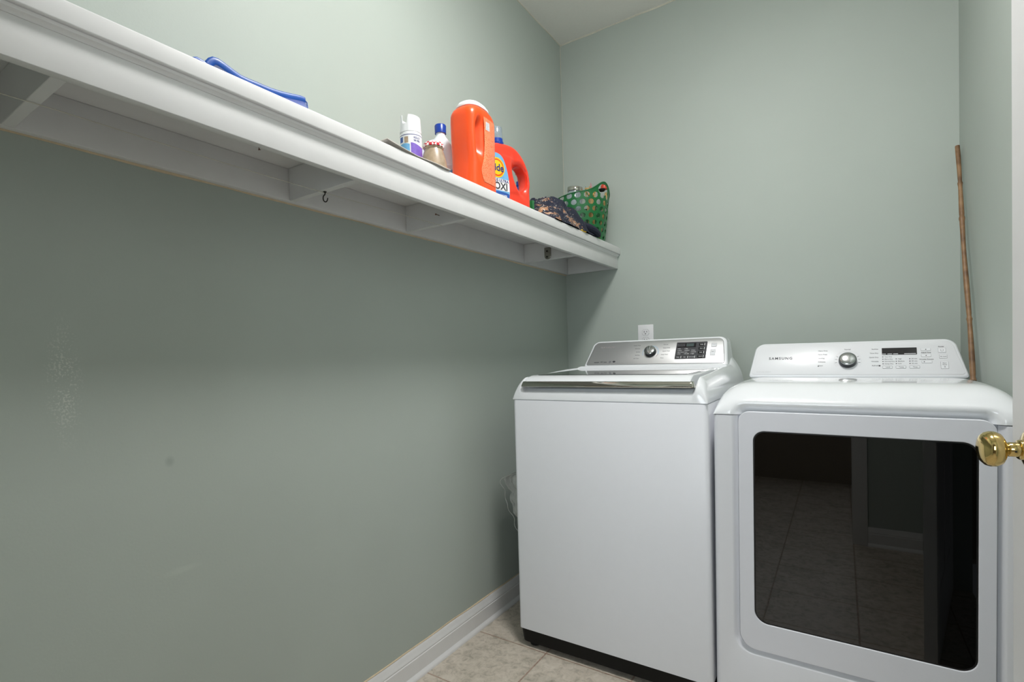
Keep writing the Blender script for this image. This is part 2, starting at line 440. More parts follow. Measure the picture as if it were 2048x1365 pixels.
o = obj('set_screw', lathe([(.0005, 0), (.0014, 0), (.0014, .0006), (.0005, .0006)], 12), M['seal'], kk); o.location = (-.026, KY - .0104, KZ - .0015); o.rotation_euler = (PI / 2, 0, 0)

# ------------------------------------------------------------------ ceiling lamp
lt = thing('ceiling_light', 'round flush white ceiling light above the room', 'lamp', (LAMP[0], LAMP[1], H))
obj('lamp_base', lathe([(.001, 0), (LAMP_R + .02, 0), (LAMP_R + .02, -.03), (LAMP_R + .006, -.034), (LAMP_R + .004, -.02), (.001, -.02)], 64), M['trim'], lt)
obj('diffuser', lathe([(LAMP_R, -.021), (LAMP_R, -.040), (LAMP_R * .93, -.052), (LAMP_R * .75, -.062), (LAMP_R * .4, -.070), (.001, -.072)], 64), M['lamp'], lt)

# ------------------------------------------------------------------ wall shelf
sh = thing('wall_shelf', 'long white painted wooden shelf on the left wall', 'shelf', (0, 0, ZS))
YS = YF
dz = ZT - ZS
bm = B((.001, YS + .001, .0850), (DS - .0, -.001, dz)); obj('shelf_board', bm, M['shelfpaint'], sh)
obj('shelf_nosing', B((DS - .0195, YS + .0012, ZT2 - ZS), (DT, -.0012, dz + .0002), .0028, 3), M['shelfpaint'], sh)
cove = [(DS - .001, .0590), (DS + .0016, .0592), (DS + .0024, .0612), (DS + .0046, .0636), (DS + .0074, .0652), (DS + .0092, .0700), (DS - .001, .0700)]
obj('shelf_moulding', loft([[(a, y, b) for a, b in cove] for y in (YS + .001, -.0005)]), M['shelfpaint'], sh, angle=25)
obj('shelf_fascia', B((DS - .019, YS + .001, 0), (DS, -.001, .0700), .0015, 2), M['shelfpaint'], sh)
obj('wall_cleat', B((.001, YS + .001, 0), (.020, -.001, .0848), .0015, 2), M['shelfpaint'], sh)
obj('end_cleat', B((.0205, -.020, .0005), (DS - .0195, -.001, .0848), .001, 1), M['shelfpaint'], sh)
for yy in (-2.283, -1.709, -1.262, -.474):
    obj('shelf_rib', B((.0205, yy - .0095, .0005), (DS - .0195, yy + .0095, .0848), .001, 1), M['shelfpaint'], sh)
obj('caulk_bead', wobble_strip((0.0005, YS, 0), (0.0005, 0, 0), (0, 0, -1), (1, 0, 0), .0035, 11, 200, .001), M['caulk2'], sh)

# things fixed underneath the shelf
def hook(pts, r, name, label, mt, loc):
    h = thing(name, label, 'hook', loc)
    obj('hook_shank', tube(pts, r, 10), M[mt], h)
    obj('hook_collar', lathe([(.0005, .0), (.0042, 0), (.0042, -.0012), (.0005, -.0014)], 16), M[mt], h)
    return h
ph = [(0, 0, .0)] + [(0, 0, -.006), (-.0015, 0, -.010)]
for k in range(15):
    a = math.radians(118 + k * 17.5); ph.append((.0005 + .0078 * math.cos(a), 0, -.0205 + .0115 * math.sin(a)))
h1 = hook([(x * .75, y * .75, z * .8) for x, y, z in ph], .0014, 'cup_hook', 'small dark metal hook screwed under the white shelf', 'hookmetal', (.153, -1.709, ZS))
h1.rotation_euler = (0, 0, math.radians(30))
def nail(x, y, z, name, label, rot):
    o = obj(name, lathe([(.0004, 0), (.0011, .001), (.0011, .018), (.0028, .0185), (.0028, .0198), (.0005, .02)], 10), M['rust'])
    o.location = (x, y, z); o.rotation_euler = rot; return tag(o, label, 'nail')
nail(.149, -1.8875, ZT2 - .0165, 'bent_nail', 'tiny rusty nail poking down under the shelf, left of the hook', (PI + .35, 0, .4)).location.z = ZT2 + .0005
nail(.166, -1.2724, 1.556, 'screw_eye', 'tiny rusty screw in a shelf divider, right of the hook', (PI / 2, 0, 0)).location.y = -1.2703
pl = thing('rod_bracket', 'small oval nickel bracket plate under the shelf near its right end', 'bracket', (.144, -.4839, 1.5535))
ov = rrect(-.0165, -.0255, .0165, .028, (.0162, .0162, .004, .004), 8)
rim = [[(x * s, y, z * s) for x, z in ov] for s, y in ((1, .0), (1, -.0022), (.94, -.003))]
obj('plate', loft(rim), M['nickel'], pl)
obj('flange', loft([[(x, y, z) for x, z in ((.0125, .027), (.0165, .027), (.0168, -.012), (.0125, -.016))] for y in (-.0028, -.012)]), M['nickel'], pl)
for zz in (.011, -.014):
    o = obj('screw', lathe([(.0005, 0), (.0042, 0), (.0036, .0016), (.0005, .0022)], 16), M['hookmetal'], pl); o.location = (-.003, -.003, zz); o.rotation_euler = (PI / 2, 0, 0)
st = tube([(.156, -2.60, ZS - .0012), (.160, -2.25, ZS - .0012), (.150, -2.02, ZS - .0015), (.149, -1.885, ZS - .002), (.148, -1.722, ZS - .0012), (.158, -1.45, ZS - .0015), (.166, -1.26, ZS - .0012)], .0008, 6)
tag(obj('string', st, M['string']), 'thin pale string stretched under the ribs of the shelf', 'string')

# ------------------------------------------------------------------ shelf items
# blue pouch
BX = .27
bp = [(-2.096, 1.6365), (-2.0826, 1.6465), (-2.0768, 1.649), (-2.0668, 1.6475), (-2.060, 1.645), (-2.0570, 1.6475), (-2.0514, 1.6555), (-2.0456, 1.6600), (-2.0381, 1.6608), (-2.028, 1.6585), (-2.0166, 1.6548), (-2.005, 1.6515), (-1.9941, 1.6490), (-1.978, 1.6487), (-1.9613, 1.6495), (-1.943, 1.6497), (-1.9261, 1.6505), (-1.907, 1.653), (-1.8887, 1.6563), (-1.870, 1.6605), (-1.856, 1.6632), (-1.8475, 1.6632)]
pz = thing('zipper_pouch', 'blue vinyl pouch lying flat on the left part of the white shelf', 'pouch', (BX, -1.96, ZT))
loc = [Vector((0, y + 1.96, z - ZT + .0022)) for y, z in bp]
rings = []
for i, p in enumerate(loc):
    t = (loc[min(i + 1, len(loc) - 1)] - loc[max(0, i - 1)]).normalized(); nn = Vector((0, -t.z, t.y)); sd = Vector((1, 0, 0))
    hw = .0072 if i > 4 else .003 + .0005 * i
    rings.append([p + nn * (hw * math.cos(a)) + sd * (.0022 * math.sin(a)) for a in [2 * PI * k / 12 for k in range(12)]])
obj('binding', loft(rings), M['bluestrap'], pz)
bm = bmesh.new(); rows = []
for i, p in enumerate(loc):
    row = []
    for k in range(7):
        s = k / 6; zz = p.z * (1 - s) ** 2 * .85 + .0012 + .0015 * abs(noise.noise(Vector((p.y * 30, s * 4, 1))))
        row.append(bm.verts.new((-s * .15, p.y, zz)))
    rows.append(row)
for a, b in zip(rows, rows[1:]):
    for k in range(6): bm.faces.new((a[k], a[k + 1], b[k + 1], b[k]))
pf = obj('pouch_film', bm, M['bluefilm'], pz); so = pf.modifiers.new('s', 'SOLIDIFY'); so.thickness = .0008
bm = bmesh.new(); rows = []
for i, p in enumerate(loc[14:]):
    s = i / 7; hgt = p.z - .003
    rows.append([bm.verts.new((.001, p.y, hgt)), bm.verts.new((.006, p.y + .003, hgt * .5)), bm.verts.new((.012, p.y + .001, .0012))])
for a, b in zip(rows, rows[1:]):
    for k in range(2): bm.faces.new((a[k], a[k + 1], b[k + 1], b[k]))
fl = obj('front_film', bm, M['bluefilm'], pz); so = fl.modifiers.new('s', 'SOLIDIFY'); so.thickness = .0006
e1 = loc[-1]
obj('end_binding', tube([e1, e1 + Vector((.001, .004, -.003)), e1 + Vector((.004, .003, -.018)), (.008, e1.y + .0005, .0018)], .0014, 8), M['bluestrap'], pz)

# grey card tray
bm = bmesh.new(); rows = []
for i in range(25):
    t = i / 24; y = -1.640 + t * .25; lift = .009 * max(0, 1 - t * 3.2) ** 2 + .0015 * abs(math.sin(t * 7))
    xo = .3085 + .002 * math.sin(t * 9)
    rows.append([bm.verts.new((x, y, ZT + .0012 + lift * (1 if k > 1 else .2))) for k, x in enumerate((.09, .16, .24, xo))])
for a, b in zip(rows, rows[1:]):
    for k in range(3): bm.faces.new((a[k], a[k + 1], b[k + 1], b[k]))
ct = obj('card_sheet', bm, M['kraft']); so = ct.modifiers.new('s', 'SOLIDIFY'); so.thickness = .0026; so.offset = 1
tag(ct, 'thin grey card lying under the spray can and jar, edge over shelf', 'card')
ZC = ZT + .0048

# spray can
sc = thing('spray_can', 'white aerosol can with blue and violet label and notched cap', 'can', (.160, -1.388, ZC))
obj('can_body', lathe([(.031, 0), (.0328, .0015), (.0328, .132), (.0325, .135), (.0315, .138)], 48), M['lidwhite'], sc)
def wrap(r, z0, z1, a0, a1, n=24, wav=None):
    bm = bmesh.new(); lo = []; hi = []
    for i in range(n + 1):
        a = a0 + (a1 - a0) * i / n; w = wav(i / n) if wav else 0
        lo.append(bm.verts.new((r * math.cos(a), r * math.sin(a), z0))); hi.append(bm.verts.new((r * math.cos(a), r * math.sin(a), z1 + w)))
    for i in range(n): bm.faces.new((lo[i], lo[i + 1], hi[i + 1], hi[i]))
    return bm
d2r = math.radians
ca = math.atan2(-2.577 + 1.388, 1.227 - .16)   # direction to the viewer side
lb = obj('can_label', wrap(.03295, .004, .126, 0, 2 * PI, 48), M['lidwhite'], sc)
obj('blue_panel', wrap(.0331, .004, .098, ca - 1.5, ca - .12, 24, lambda t: .004 * math.sin(t * 3)), M['sky'], lb)
obj('violet_panel', wrap(.0331, .004, .099, ca - .02, ca + 1.5, 24, lambda t: .004 * math.cos(t * 4)), M['purple'], lb)
obj('label_line', wrap(.0331, .1262, .1280, 0, 2 * PI, 48), M['navyink'], lb)
def wraptext(body, size, r, a, z, mt, parent, name='lettering'):
    me = text_mesh(body, size, .0001)
    for v in me.vertices:
        an = a + v.co.x / r; v.co = Vector(((r + v.co.z) * math.cos(an), (r + v.co.z) * math.sin(an), z + v.co.y))
    return obj(name, me, M[mt], parent)
wraptext('KILLS', .0085, .0332, ca + .55, .118, 'navyink', lb); wraptext('99.9%', .0085, .0332, ca + .55, .109, 'navyink', lb)
obj('blue_logo', wrap(.0332, .106, .122, ca - 1.25, ca - .8, 8), M['blueprint'], lb)
obj('picture_patch', wrap(.0332, .103, .121, ca - .62, ca - .25, 8), M['tan'], lb)
# cap with a notch
def notched(r0, r1, z0, z1, a_n, wn, depth, th=.0016, n=72):
    bm = bmesh.new(); O = []; I = []
    for i in range(n):
        a = 2 * PI * i / n; da = abs((a - a_n + PI) % (2 * PI) - PI)
        top = z1 - depth * (1 - smooth(wn * .75, wn, da)) + .003 * math.cos(a - a_n + .6)
        for L, o in ((O, 0), (I, th)):
            L.append([bm.verts.new(((r0 - o) * math.cos(a), (r0 - o) * math.sin(a), z0)), bm.verts.new(((r1 - o) * math.cos(a), (r1 - o) * math.sin(a), top))])
    for i in range(n):
        j = (i + 1) % n
        bm.faces.new((O[i][0], O[j][0], O[j][1], O[i][1])); bm.faces.new((I[j][0], I[i][0], I[i][1], I[j][1])); bm.faces.new((O[i][1], O[j][1], I[j][1], I[i][1]))
    return bm
cp = obj('spray_cap', notched(.0325, .0300, .138, .186, ca - .62, .36, .026), M['lidwhite'], sc)
obj('nozzle', lathe([(.010, .138), (.010, .150), (.006, .152), (.006, .158), (.001, .158)], 20), M['lidwhite'], cp)

# jar with gingham lid
jr = thing('storage_jar', 'glass jar of tan filling with red gingham cloth lid', 'jar', (.245, -1.386, ZC))
obj('jar_body', lathe([(.030, 0), (.0375, .002), (.0395, .008), (.0390, .020), (.0365, .036), (.0335, .050), (.0300, .062), (.0275, .069), (.0265, .072), (.0265, .080)], 48), M['tan'], jr)
obj('jar_rim', lathe([(.027, .0715), (.0285, .073), (.0285, .076), (.027, .0775)], 48, caps=False), M['tan'], jr)
rings = []
for r, z, rf in ((.0308, .0772, .0016), (.0300, .080, .0009), (.0290, .087, .0004), (.0265, .0895, 0), (.0005, .0900, 0)):
    rings.append([((r + rf * math.sin(i * 14 * 2 * PI / 84)) * math.cos(2 * PI * i / 84), (r + rf * math.sin(i * 14 * 2 * PI / 84)) * math.sin(2 * PI * i / 84), z) for i in range(84)])
obj('cloth_lid', loft(rings), M['gingham'], jr)
obj('lid_cord', lathe([(.0272, .0775), (.0282, .0785), (.0272, .0795)], 40, caps=False), M['black'], jr)

# white jug with blue cap behind
bj = thing('bleach_bottle', 'white plastic bottle with dark blue screw cap behind the jar', 'bottle', (.097, -1.166, ZT), (0, 0, -1.0))
bj.scale = (1, 1, 1.11)
def se(a, b, z, n=40, p=2.6, ox=0, oy=0):
    pts = []
    for i in range(n):
        t = 2 * PI * i / n; c, s_ = math.cos(t), math.sin(t)
        pts.append((ox + a * math.copysign(abs(c) ** (2 / p), c), oy + b * math.copysign(abs(s_) ** (2 / p), s_), z))
    return pts
obj('bottle_body', loft([se(.040, .058, 0), se(.043, .062, .004), se(.043, .062, .100), se(.0415, .060, .102), se(.0415, .060, .106), se(.043, .062, .108), se(.042, .060, .125), se(.036, .050, .155), se(.026, .032, .185, p=2.2), se(.0165, .0165, .205, p=2), se(.0155, .0155, .212, p=2), se(.0155, .0155, .222, p=2)]), M['jugwhite'], bj)
obj('bottle_handle', tube([(.0, -.018, .190), (.0, -.042, .185), (.0, -.060, .165), (.0, -.066, .140), (.0, -.058, .118)], .009, 14), M['jugwhite'], bj)
obj('bottle_label', loft([se(.0434, .0624, .012), se(.0434, .0624, .090)], cap0=False, cap1=False), M['sky'], bj)
bm = lathe([(.001, .2135), (.0195, .2135), (.0195, .237), (.018, .2395), (.001, .2395)], 48)
for v in bm.verts:
    a = math.atan2(v.co.y, v.co.x)
    if .2145 < v.co.z < .2375 and v.co.xy.length > .018: v.co.x *= 1 + .02 * math.cos(a * 24); v.co.y *= 1 + .02 * math.cos(a * 24)
obj('screw_cap', bm, M['bluecap'], bj)

# orange tub with grip
pj = thing('detergent_tub', 'tall orange plastic detergent tub with white lid', 'tub', (.236, -1.170, ZT), (0, 0, .03))
A, Bw = .0520, .074        # half depth (x), half width (y)
def tub_ring(z, a, b, p=4.2, n=96, grip=1):
    pts = []
    for i in range(n):
        t = 2 * PI * i / n; c, s_ = math.cos(t), math.sin(t)
        x = a * math.copysign(abs(c) ** (2 / p), c); y = b * math.copysign(abs(s_) ** (2 / p), s_)
        if grip:
            g = math.exp(-((z - .165) / .056) ** 4) * (math.exp(-((y + b * .44) / .0150) ** 2) + math.exp(-((y - b * .60) / .0135) ** 2) * 0)
            if x > .3 * a: x -= .034 * g
        pts.append((x, y, z))
    return pts
zs = [0, .003, .008] + [.008 + k * .006 for k in range(1, 45)]
rings = [tub_ring(0, A * .90, Bw * .92, 3.5), tub_ring(.003, A * .97, Bw * .97), tub_ring(.008, A, Bw)]
z = .014
while z < .262:
    k = smooth(.228, .272, z); w = 1 - .06 * math.exp(-((z - .10) / .05) ** 2)
    rings.append(tub_ring(z, A * (1 - .13 * k ** 2.4), Bw * w * (1 - .15 * k ** 2.4), 4.2 - 1.4 * k)); z += .004
rings += [tub_ring(.2650, A * .83, Bw * .81, 2.8), tub_ring(.2685, A * .78, Bw * .76, 2.6)]
obj('tub_body', loft(rings), M['orange'], pj, angle=60)
obj('tub_lid', loft([se(.0415, .0570, .2675), se(.0440, .0600, .269), se(.0440, .0600, .2745), se(.0425, .0580, .2765), se(.0390, .0540, .2775), se(.0380, .0530, .2835), se(.0365, .0515, .2855), se(.001, .001, .2860)], ), M['lidwhite'], pj)
# label on the +x face
lab = []
for i in range(29):
    t = i / 28; z = .028 + .208 * t
    yl = -.009 - .026 * math.exp(-((z - .060) / .040) ** 2) + .0 - .010 * math.exp(-((z - .255) / .03) ** 2); lab.append((yl, z))
bm = bmesh.new(); rows = []
def tub_x(y, z):
    k = smooth(.228, .272, z); w = 1 - .06 * math.exp(-((z - .10) / .05) ** 2)
    a = A * (1 - .13 * k ** 2.4); b = Bw * w * (1 - .15 * k ** 2.4); p = 4.2 - 1.4 * k
    x = a * max(0, 1 - abs(y / b) ** p) ** (1 / p)
    return x - .034 * math.exp(-((z - .165) / .056) ** 4) * math.exp(-((y + b * .44) / .0150) ** 2)
for yl, z in lab:
    rows.append([bm.verts.new((tub_x(y, z) + .0009, y, z)) for y in [yl + (.058 - yl) * k / 14 for k in range(15)]])
for a, b in zip(rows, rows[1:]):
    for k in range(14): bm.faces.new((a[k], a[k + 1], b[k + 1], b[k]))
pls = obj('tub_label', bm, M['podlabel'], pj); pls['label'] = 'orange label with fine pale print'
bm = bmesh.new(); q = [bm.verts.new((tub_x(y, z) + .0016, y, z)) for y, z in ((-.004, .198), (.018, .198), (.018, .224), (-.004, .224))]; bm.faces.new(q)
obj('barcode', bm, M['barcode'], pj)

# red-orange handled jug
tj = thing('detergent_jug', 'red-orange liquid detergent jug with handle hole and blue cap', 'jug', (.200, -.870, ZT), (0, 0, -.30))
# outline in (s = local y, z)
out = [(-.145, .006), (-.139, 0), (.112, 0), (.121, .008), (.124, .05), (.1235, .11), (.119, .145), (.109, .175), (.094, .202), (.074, .224), (.050, .240), (.022, .249), (-.010, .253), (-.060, .253), (-.095, .248), (-.120, .232), (-.136, .20), (-.145, .15)]
hole = []
for k in range(28):
    a = 2 * PI * k / 28; u, v = .021 * math.cos(a), .050 * math.sin(a); th = .42
    hole.append((.050 + u * 2.3 * math.cos(th) - v * math.sin(th) * .9 + .004, .140 + u * math.sin(th) + v * math.cos(th)))
def smooth_loop(lp, it=2):
    for _ in range(it):
        o2 = []
        for i in range(len(lp)):
            a, b = lp[i], lp[(i + 1) % len(lp)]
            o2 += [(a[0] * .75 + b[0] * .25, a[1] * .75 + b[1] * .25), (a[0] * .25 + b[0] * .75, a[1] * .25 + b[1] * .75)]
        lp = o2
    return lp
def fs(q_): return (-.072 + (q_[0] + .072) * (.72 if q_[0] > -.072 else 1.5), q_[1])
out = [fs(q_) for q_ in out]; hole = [fs(q_) for q_ in hole]
me = curve2d([smooth_loop(out), hole], .022, .017, 6)
YZX = Matrix(((0, 0, 1, 0), (1, 0, 0, 0), (0, 1, 0, 0), (0, 0, 0, 1)))    # XY plane -> YZ plane facing +X
xform(me, YZX)
for v in me.vertices:   # thinner towards the handle edge and the shoulder
    kx = 1 - .22 * smooth(-.03, .06, v.co.y) - .25 * smooth(.19, .25, v.co.z); v.co.x *= kx
for v in me.vertices: v.co.x *= 1.0
tmp = bpy.data.objects.new('tmp', me); COL.objects.link(tmp)
rm = tmp.modifiers.new('r', 'REMESH'); rm.mode = 'VOXEL'; rm.voxel_size = .0026
dg = bpy.context.evaluated_depsgraph_get(); dg.update()
me2 = bpy.data.meshes.new_from_object(tmp.evaluated_get(dg)); bpy.data.objects.remove(tmp)
hcx = sum(q_[0] for q_ in hole) / len(hole); hcz = sum(q_[1] for q_ in hole) / len(hole)
bm = bmesh.new(); bm.from_mesh(me2)
for _ in range(6): bmesh.ops.smooth_vert(bm, verts=bm.verts[:], factor=.5, use_axis_x=True, use_axis_y=True, use_axis_z=True)
for v in bm.verts:
    th = .42; a_, b_ = v.co.y - hcx, v.co.z - hcz
    du = a_ * math.cos(th) + b_ * math.sin(th); dv = -a_ * math.sin(th) + b_ * math.cos(th)
    d = math.sqrt((du / .030) ** 2 + (dv / .056) ** 2)
    side_ = 1 - smooth(-.01, .03, du)          # only the label side of the hole is hollowed
    v.co.x *= 1 - .42 * (1 - smooth(.75, 1.75, d)) * (.25 + .75 * side_)
obj('jug_body', bm, M['redorange'], tj, angle=180)
# label
lp = [(-.165, .022), (-.088, .018), (-.074, .024), (-.066, .05), (-.065, .095), (-.072, .135), (-.084, .172), (-.098, .195), (-.118, .203), (-.140, .203), (-.165, .18)]
me = xform(curve2d([smooth_loop(lp)], .0006), T(.0395, 0, 0) @ YZX)
jl = obj('jug_label', me, M['sky'], tj); jl['label'] = 'pale blue printed label'; jl.location = (0, .017, 0)
me = xform(curve2d([smooth_loop([(-.163, .023), (-.089, .019), (-.075, .026), (-.0675, .05), (-.067, .066), (-.163, .066)])], .0004), T(.0404, 0, 0) @ YZX)
obj('label_band', me, M['blueprint'], jl)
me = xform(curve2d([[(-.163, .070), (-.067, .070), (-.0685, .112), (-.163, .112)]], .0003), T(.0404, 0, 0) @ YZX)
obj('label_panel', me, M['lidwhite'], jl)
def disc(r, x, y, z, mt, name, par):
    me = xform(curve2d([[(r * math.cos(2 * PI * k / 40), r * math.sin(2 * PI * k / 40)) for k in range(40)]], .0003), T(x, y, z) @ YZX)
    return obj(name, me, M[mt], par)
disc(.036, .0404, -.124, .150, 'yellow', 'logo_outer_ring', jl); disc(.031, .0409, -.124, .150, 'orange', 'logo_ring', jl); disc(.026, .0414, -.124, .150, 'yellow', 'logo_centre', jl)
def ytext(body, size, x, y, z, mt, par, sp=1.0):
    return obj('lettering', xform(text_mesh(body, size, .0002, spacing=sp), T(x, y, z) @ YZX), M[mt], par)
ytext('Tide', .036, .0422, -.126, .149, 'navyink', jl); ytext('PLUS ULTRA', .0140, .0412, -.112, .105, 'navyink', jl, 1.05); ytext('OXI', .036, .0412, -.108, .084, 'inkdark', jl)
ytext('STAIN REMOVER', .0085, .0412, -.112, .052, 'lidwhite', jl); ytext('ORIGINAL', .013, .0412, -.108, .034, 'lidwhite', jl)
cc = obj('pour_collar', lathe([(.024, .246), (.0265, .250), (.0265, .257), (.0235, .259), (.0235, .270), (.020, .272)], 40), M['bluecap'], tj); cc.location = (0, -.072, 0)
cu = obj('measuring_cap', lathe([(.0225, .268), (.0228, .270), (.0215, .311), (.0205, .313), (.0195, .311), (.0208, .271)], 40, caps=False), M['clearplastic'], tj); cu.location = (0, -.072, 0)
obj('cap_top', lathe([(.0005, .3115), (.0205, .3115), (.0205, .3128), (.0005, .3128)], 40), M['clearplastic'], cu)
# small blue cap showing through the handle hole
sb = thing('blue_bottle', 'dark blue bottle behind the red-orange jug, seen only through its handle hole', 'bottle', (.038, -.535, ZT))
obj('bottle_body', lathe([(.026, 0), (.028, .003), (.028, .200), (.022, .218), (.014, .226), (.014, .232)], 32), M['bluecap'], sb)
obj('cap', lathe([(.001, .232), (.016, .232), (.0155, .250), (.001, .252)], 32), M['bluecap'], sb)

# green flexible tub with holes
GC = Vector((.166, -.158, ZT)); GR0, GR1, GH = .108, .137, .226
gt = thing('perforated_tub', 'green plastic basket with oval holes and loop handles at the shelf end', 'basket', GC)
HA = math.radians(-14)
def rim_z(a):
    return GH + .044 * math.exp(-((math.remainder(a - HA, 2 * PI)) / .42) ** 2) + .012 * math.cos(a - HA)
def tub_r(t): return GR0 + (GR1 - GR0) * t ** .8
me_outer = curve = None
NC, NR = 20, 7
# wall as a grid in (angle, height) with true openings
NA, NH = 400, 130
def in_hole(a, z):
    for r_ in range(NR):
        zc = .030 + r_ * .0315; off = .5 * (r_ % 2); tt = zc / GH; sz = .72 + .42 * tt
        step = 2 * PI / NC
        ac = (round((a) / step - off) + off) * step
        du = (a - ac) * tub_r(tt); dv = z - zc
        if (du / (.0105 * sz * 1.15)) ** 2 + (dv / (.0105 * sz)) ** 2 < 1: return True
    for hc in (HA,):
        da = math.remainder(a - hc, 2 * PI) * GR1
        if (da / .036) ** 2 + ((z - GH - .020) / .024) ** 2 < 1: return True
    return False
bm = bmesh.new(); G = []
for i in range(NA):
    a = 2 * PI * i / NA; col = []
    for k in range(NH + 1):
        z = rim_z(a) * k / NH; r = tub_r(z / GH); col.append((bm.verts.new((r * math.cos(a), r * math.sin(a), z)), a, z))
    G.append(col)
for i in range(NA):
    for k in range(NH):
        q = (G[i][k], G[(i + 1) % NA][k], G[(i + 1) % NA][k + 1], G[i][k + 1])
        ac = G[i][k][1] + PI / NA; zc = sum(p[2] for p in q) / 4
        if in_hole(ac, zc): continue
        bm.faces.new([p[0] for p in q])
bv = [G[i][0][0] for i in range(NA)]; bm.faces.new(list(reversed(bv)))
loose = [v for v in bm.verts if not v.link_faces]; bmesh.ops.delete(bm, geom=loose, context='VERTS')
for _ in range(4): bmesh.ops.smooth_vert(bm, verts=[v for v in bm.verts if v.is_boundary], factor=.5, use_axis_x=True, use_axis_y=True, use_axis_z=True)
bmesh.ops.smooth_vert(bm, verts=[v for v in bm.verts if v.is_boundary], factor=.5, use_axis_x=True, use_axis_y=True, use_axis_z=True)
go = obj('tub_wall', bm, M['green'], gt, angle=50); so = go.modifiers.new('s', 'SOLIDIFY'); so.thickness = .0028; so.offset = -1
obj('rim_bead', tube([((tub_r(rim_z(a) / GH)) * math.cos(a), (tub_r(rim_z(a) / GH)) * math.sin(a), rim_z(a)) for a in [2 * PI * k / 120 for k in range(121)]], .0026, 8, caps=False), M['green'], gt)
# what the basket holds
gj = thing('glass_jar', 'clear glass jar with metal ring lid inside the green basket', 'jar', (.130, -.176, ZT + .1410), (.06, .10, .3))
obj('jar_body', lathe([(.035, 0), (.040, .004), (.040, .115), (.034, .128), (.034, .140)], 40), M['clearplastic'], gj)
obj('ring_lid', lathe([(.0355, .132), (.0375, .134), (.0375, .150), (.036, .152), (.001, .1525)], 40), M['chrome'], gj)
gb = tag(obj('brown_box', B((0, 0, 0), (.085, .09, .128), .003), M['fur'], loc=(.09, -.235, ZT + .0045)), 'dark box at the bottom of the green basket', 'box')
tl = thing('red_capped_tool', 'upright tool with red and black rounded cap beside the basket handle', 'tool', (.252, -.092, ZT + .004), (.0, .0, 0))
obj('shaft', tube([(-.03, -.02, 0), (.006, .010, .265)], .007, 12), M['dried'], tl)
obj('cap', lathe([(.001, .268), (.012, .270), (.0160, .277), (.0165, .281)], 32), M['black'], tl); obj('cap_top', lathe([(.0165, .281), (.0172, .290), (.0165, .300), (.011, .308), (.001, .311)], 32), M['redball'], tl)
for c_ in tl.children[1:]: c_.location = (.007, .012, 0)
db = thing('dried_flowers', 'dried straw coloured flowers showing behind the green basket handle', 'flowers', (.210, -.130, ZT + .004))
bm = bmesh.new()
for k in range(26):
    a = random.uniform(0, 2 * PI); r = random.uniform(.004, .03); hh = random.uniform(.235, .29)
    x, y = r * math.cos(a), r * math.sin(a)
    tube([(x * .3, y * .3, 0), (x * .7, y * .7, hh * .6), (x, y, hh)], .0014, 5, bm)
    bmesh.ops.create_icosphere(bm, subdivisions=1, radius=random.uniform(.004, .009), matrix=T(x, y, hh))
dd = obj('flower_heads', bm, M['dried'], db)
tg = obj('folded_paper_star', loft([[(-.012, 0, .26), (.010, .002, .262), (.012, 0, .264)], [(-.002, 0, .312), (-.001, .001, .312), (0, 0, .313)]]), M['pink'], db)
lf = obj('leaf_tip', loft([[(-.03, 0, .255), (-.020, .002, .262), (-.018, 0, .258)], [(-.030, 0, .300), (-.0295, .001, .3), (-.029, 0, .301)]]), M['green'], db)

# stained navy shirt heap
tsh = thing('stained_shirt', 'crumpled navy shirt with tan and white paint stains on the shelf', 'shirt', (.20, -.50, ZT))
bm = bmesh.new(); NX, NY = 60, 120; rows = []
for i in range(NX + 1):
    u = i / NX; row = []
    for j in range(NY + 1):
        v = j / NY
        y = -.226 + v * .426; x = -.13 + u * .240
        edge = min(1, 4.2 * min(u, 1 - u) + .0) ** .6 * min(1, 3.6 * min(v, 1 - v)) ** .55
        hgt = .132 * (1 - .60 * smooth(.70, 1.0, v)) * (1 - .35 * smooth(.55, 1, u))
        z = edge * hgt * (1 + .16 * noise.noise(Vector((u * 5, v * 7, 2)))) + .010 * edge * noise.noise(Vector((u * 12, v * 15, 5))) + .004 * edge * noise.noise(Vector((u * 30, v * 34, 8)))
        x += .010 * noise.noise(Vector((v * 8, 3, u))) ; y += .012 * noise.noise(Vector((u * 8, 7, v)))
        row.append(bm.verts.new((x, y, max(.0008, z + .002))))
    rows.append(row)
for a, b in zip(rows, rows[1:]):
    for k in range(NY): bm.faces.new((a[k], b[k], b[k + 1], a[k + 1]))
so_ = obj('shirt_body', bm, M['shirt'], tsh, angle=180)
# sleeve hanging slightly over the edge
pts = [(.055, .05, .042), (.085, .10, .036), (.104, .145, .030), (.108, .185, .020), (.106, .225, .014)]
bm = bmesh.new(); rings = []
for i, p in enumerate(pts):
    rr = (.030, .031, .029, .026, .024)[i]; n = 24; p = Vector(p)
    rings.append([p + Vector((rr * .62 * math.cos(2 * PI * k / n) * (1 + .12 * math.sin(k * 1.7 + i)), 0, rr * .62 * math.sin(2 * PI * k / n) * (1 + .12 * math.cos(k * 2.1 + i)))) for k in range(n)])
slv = obj('sleeve', loft(rings), M['shirt'], tsh, angle=180); sm_ = slv.modifiers.new('s', 'SUBSURF'); sm_.levels = 2; sm_.render_levels = 2
yc_ = tag(obj('yellow_tag', B((0, 0, 0), (.020, .050, .006), .0025, 3), M['yellow'], loc=(.2885, -.478, ZT + .0005)), 'yellow plastic clip poking out under the navy shirt', 'clip')
gs = tag(obj('green_sponge', B((0, 0, 0), (.045, .012, .080), .004, 3), M['green'], loc=(.185, -.7640, ZT + .0005)), 'small green sponge between the red-orange jug and navy shirt', 'sponge')

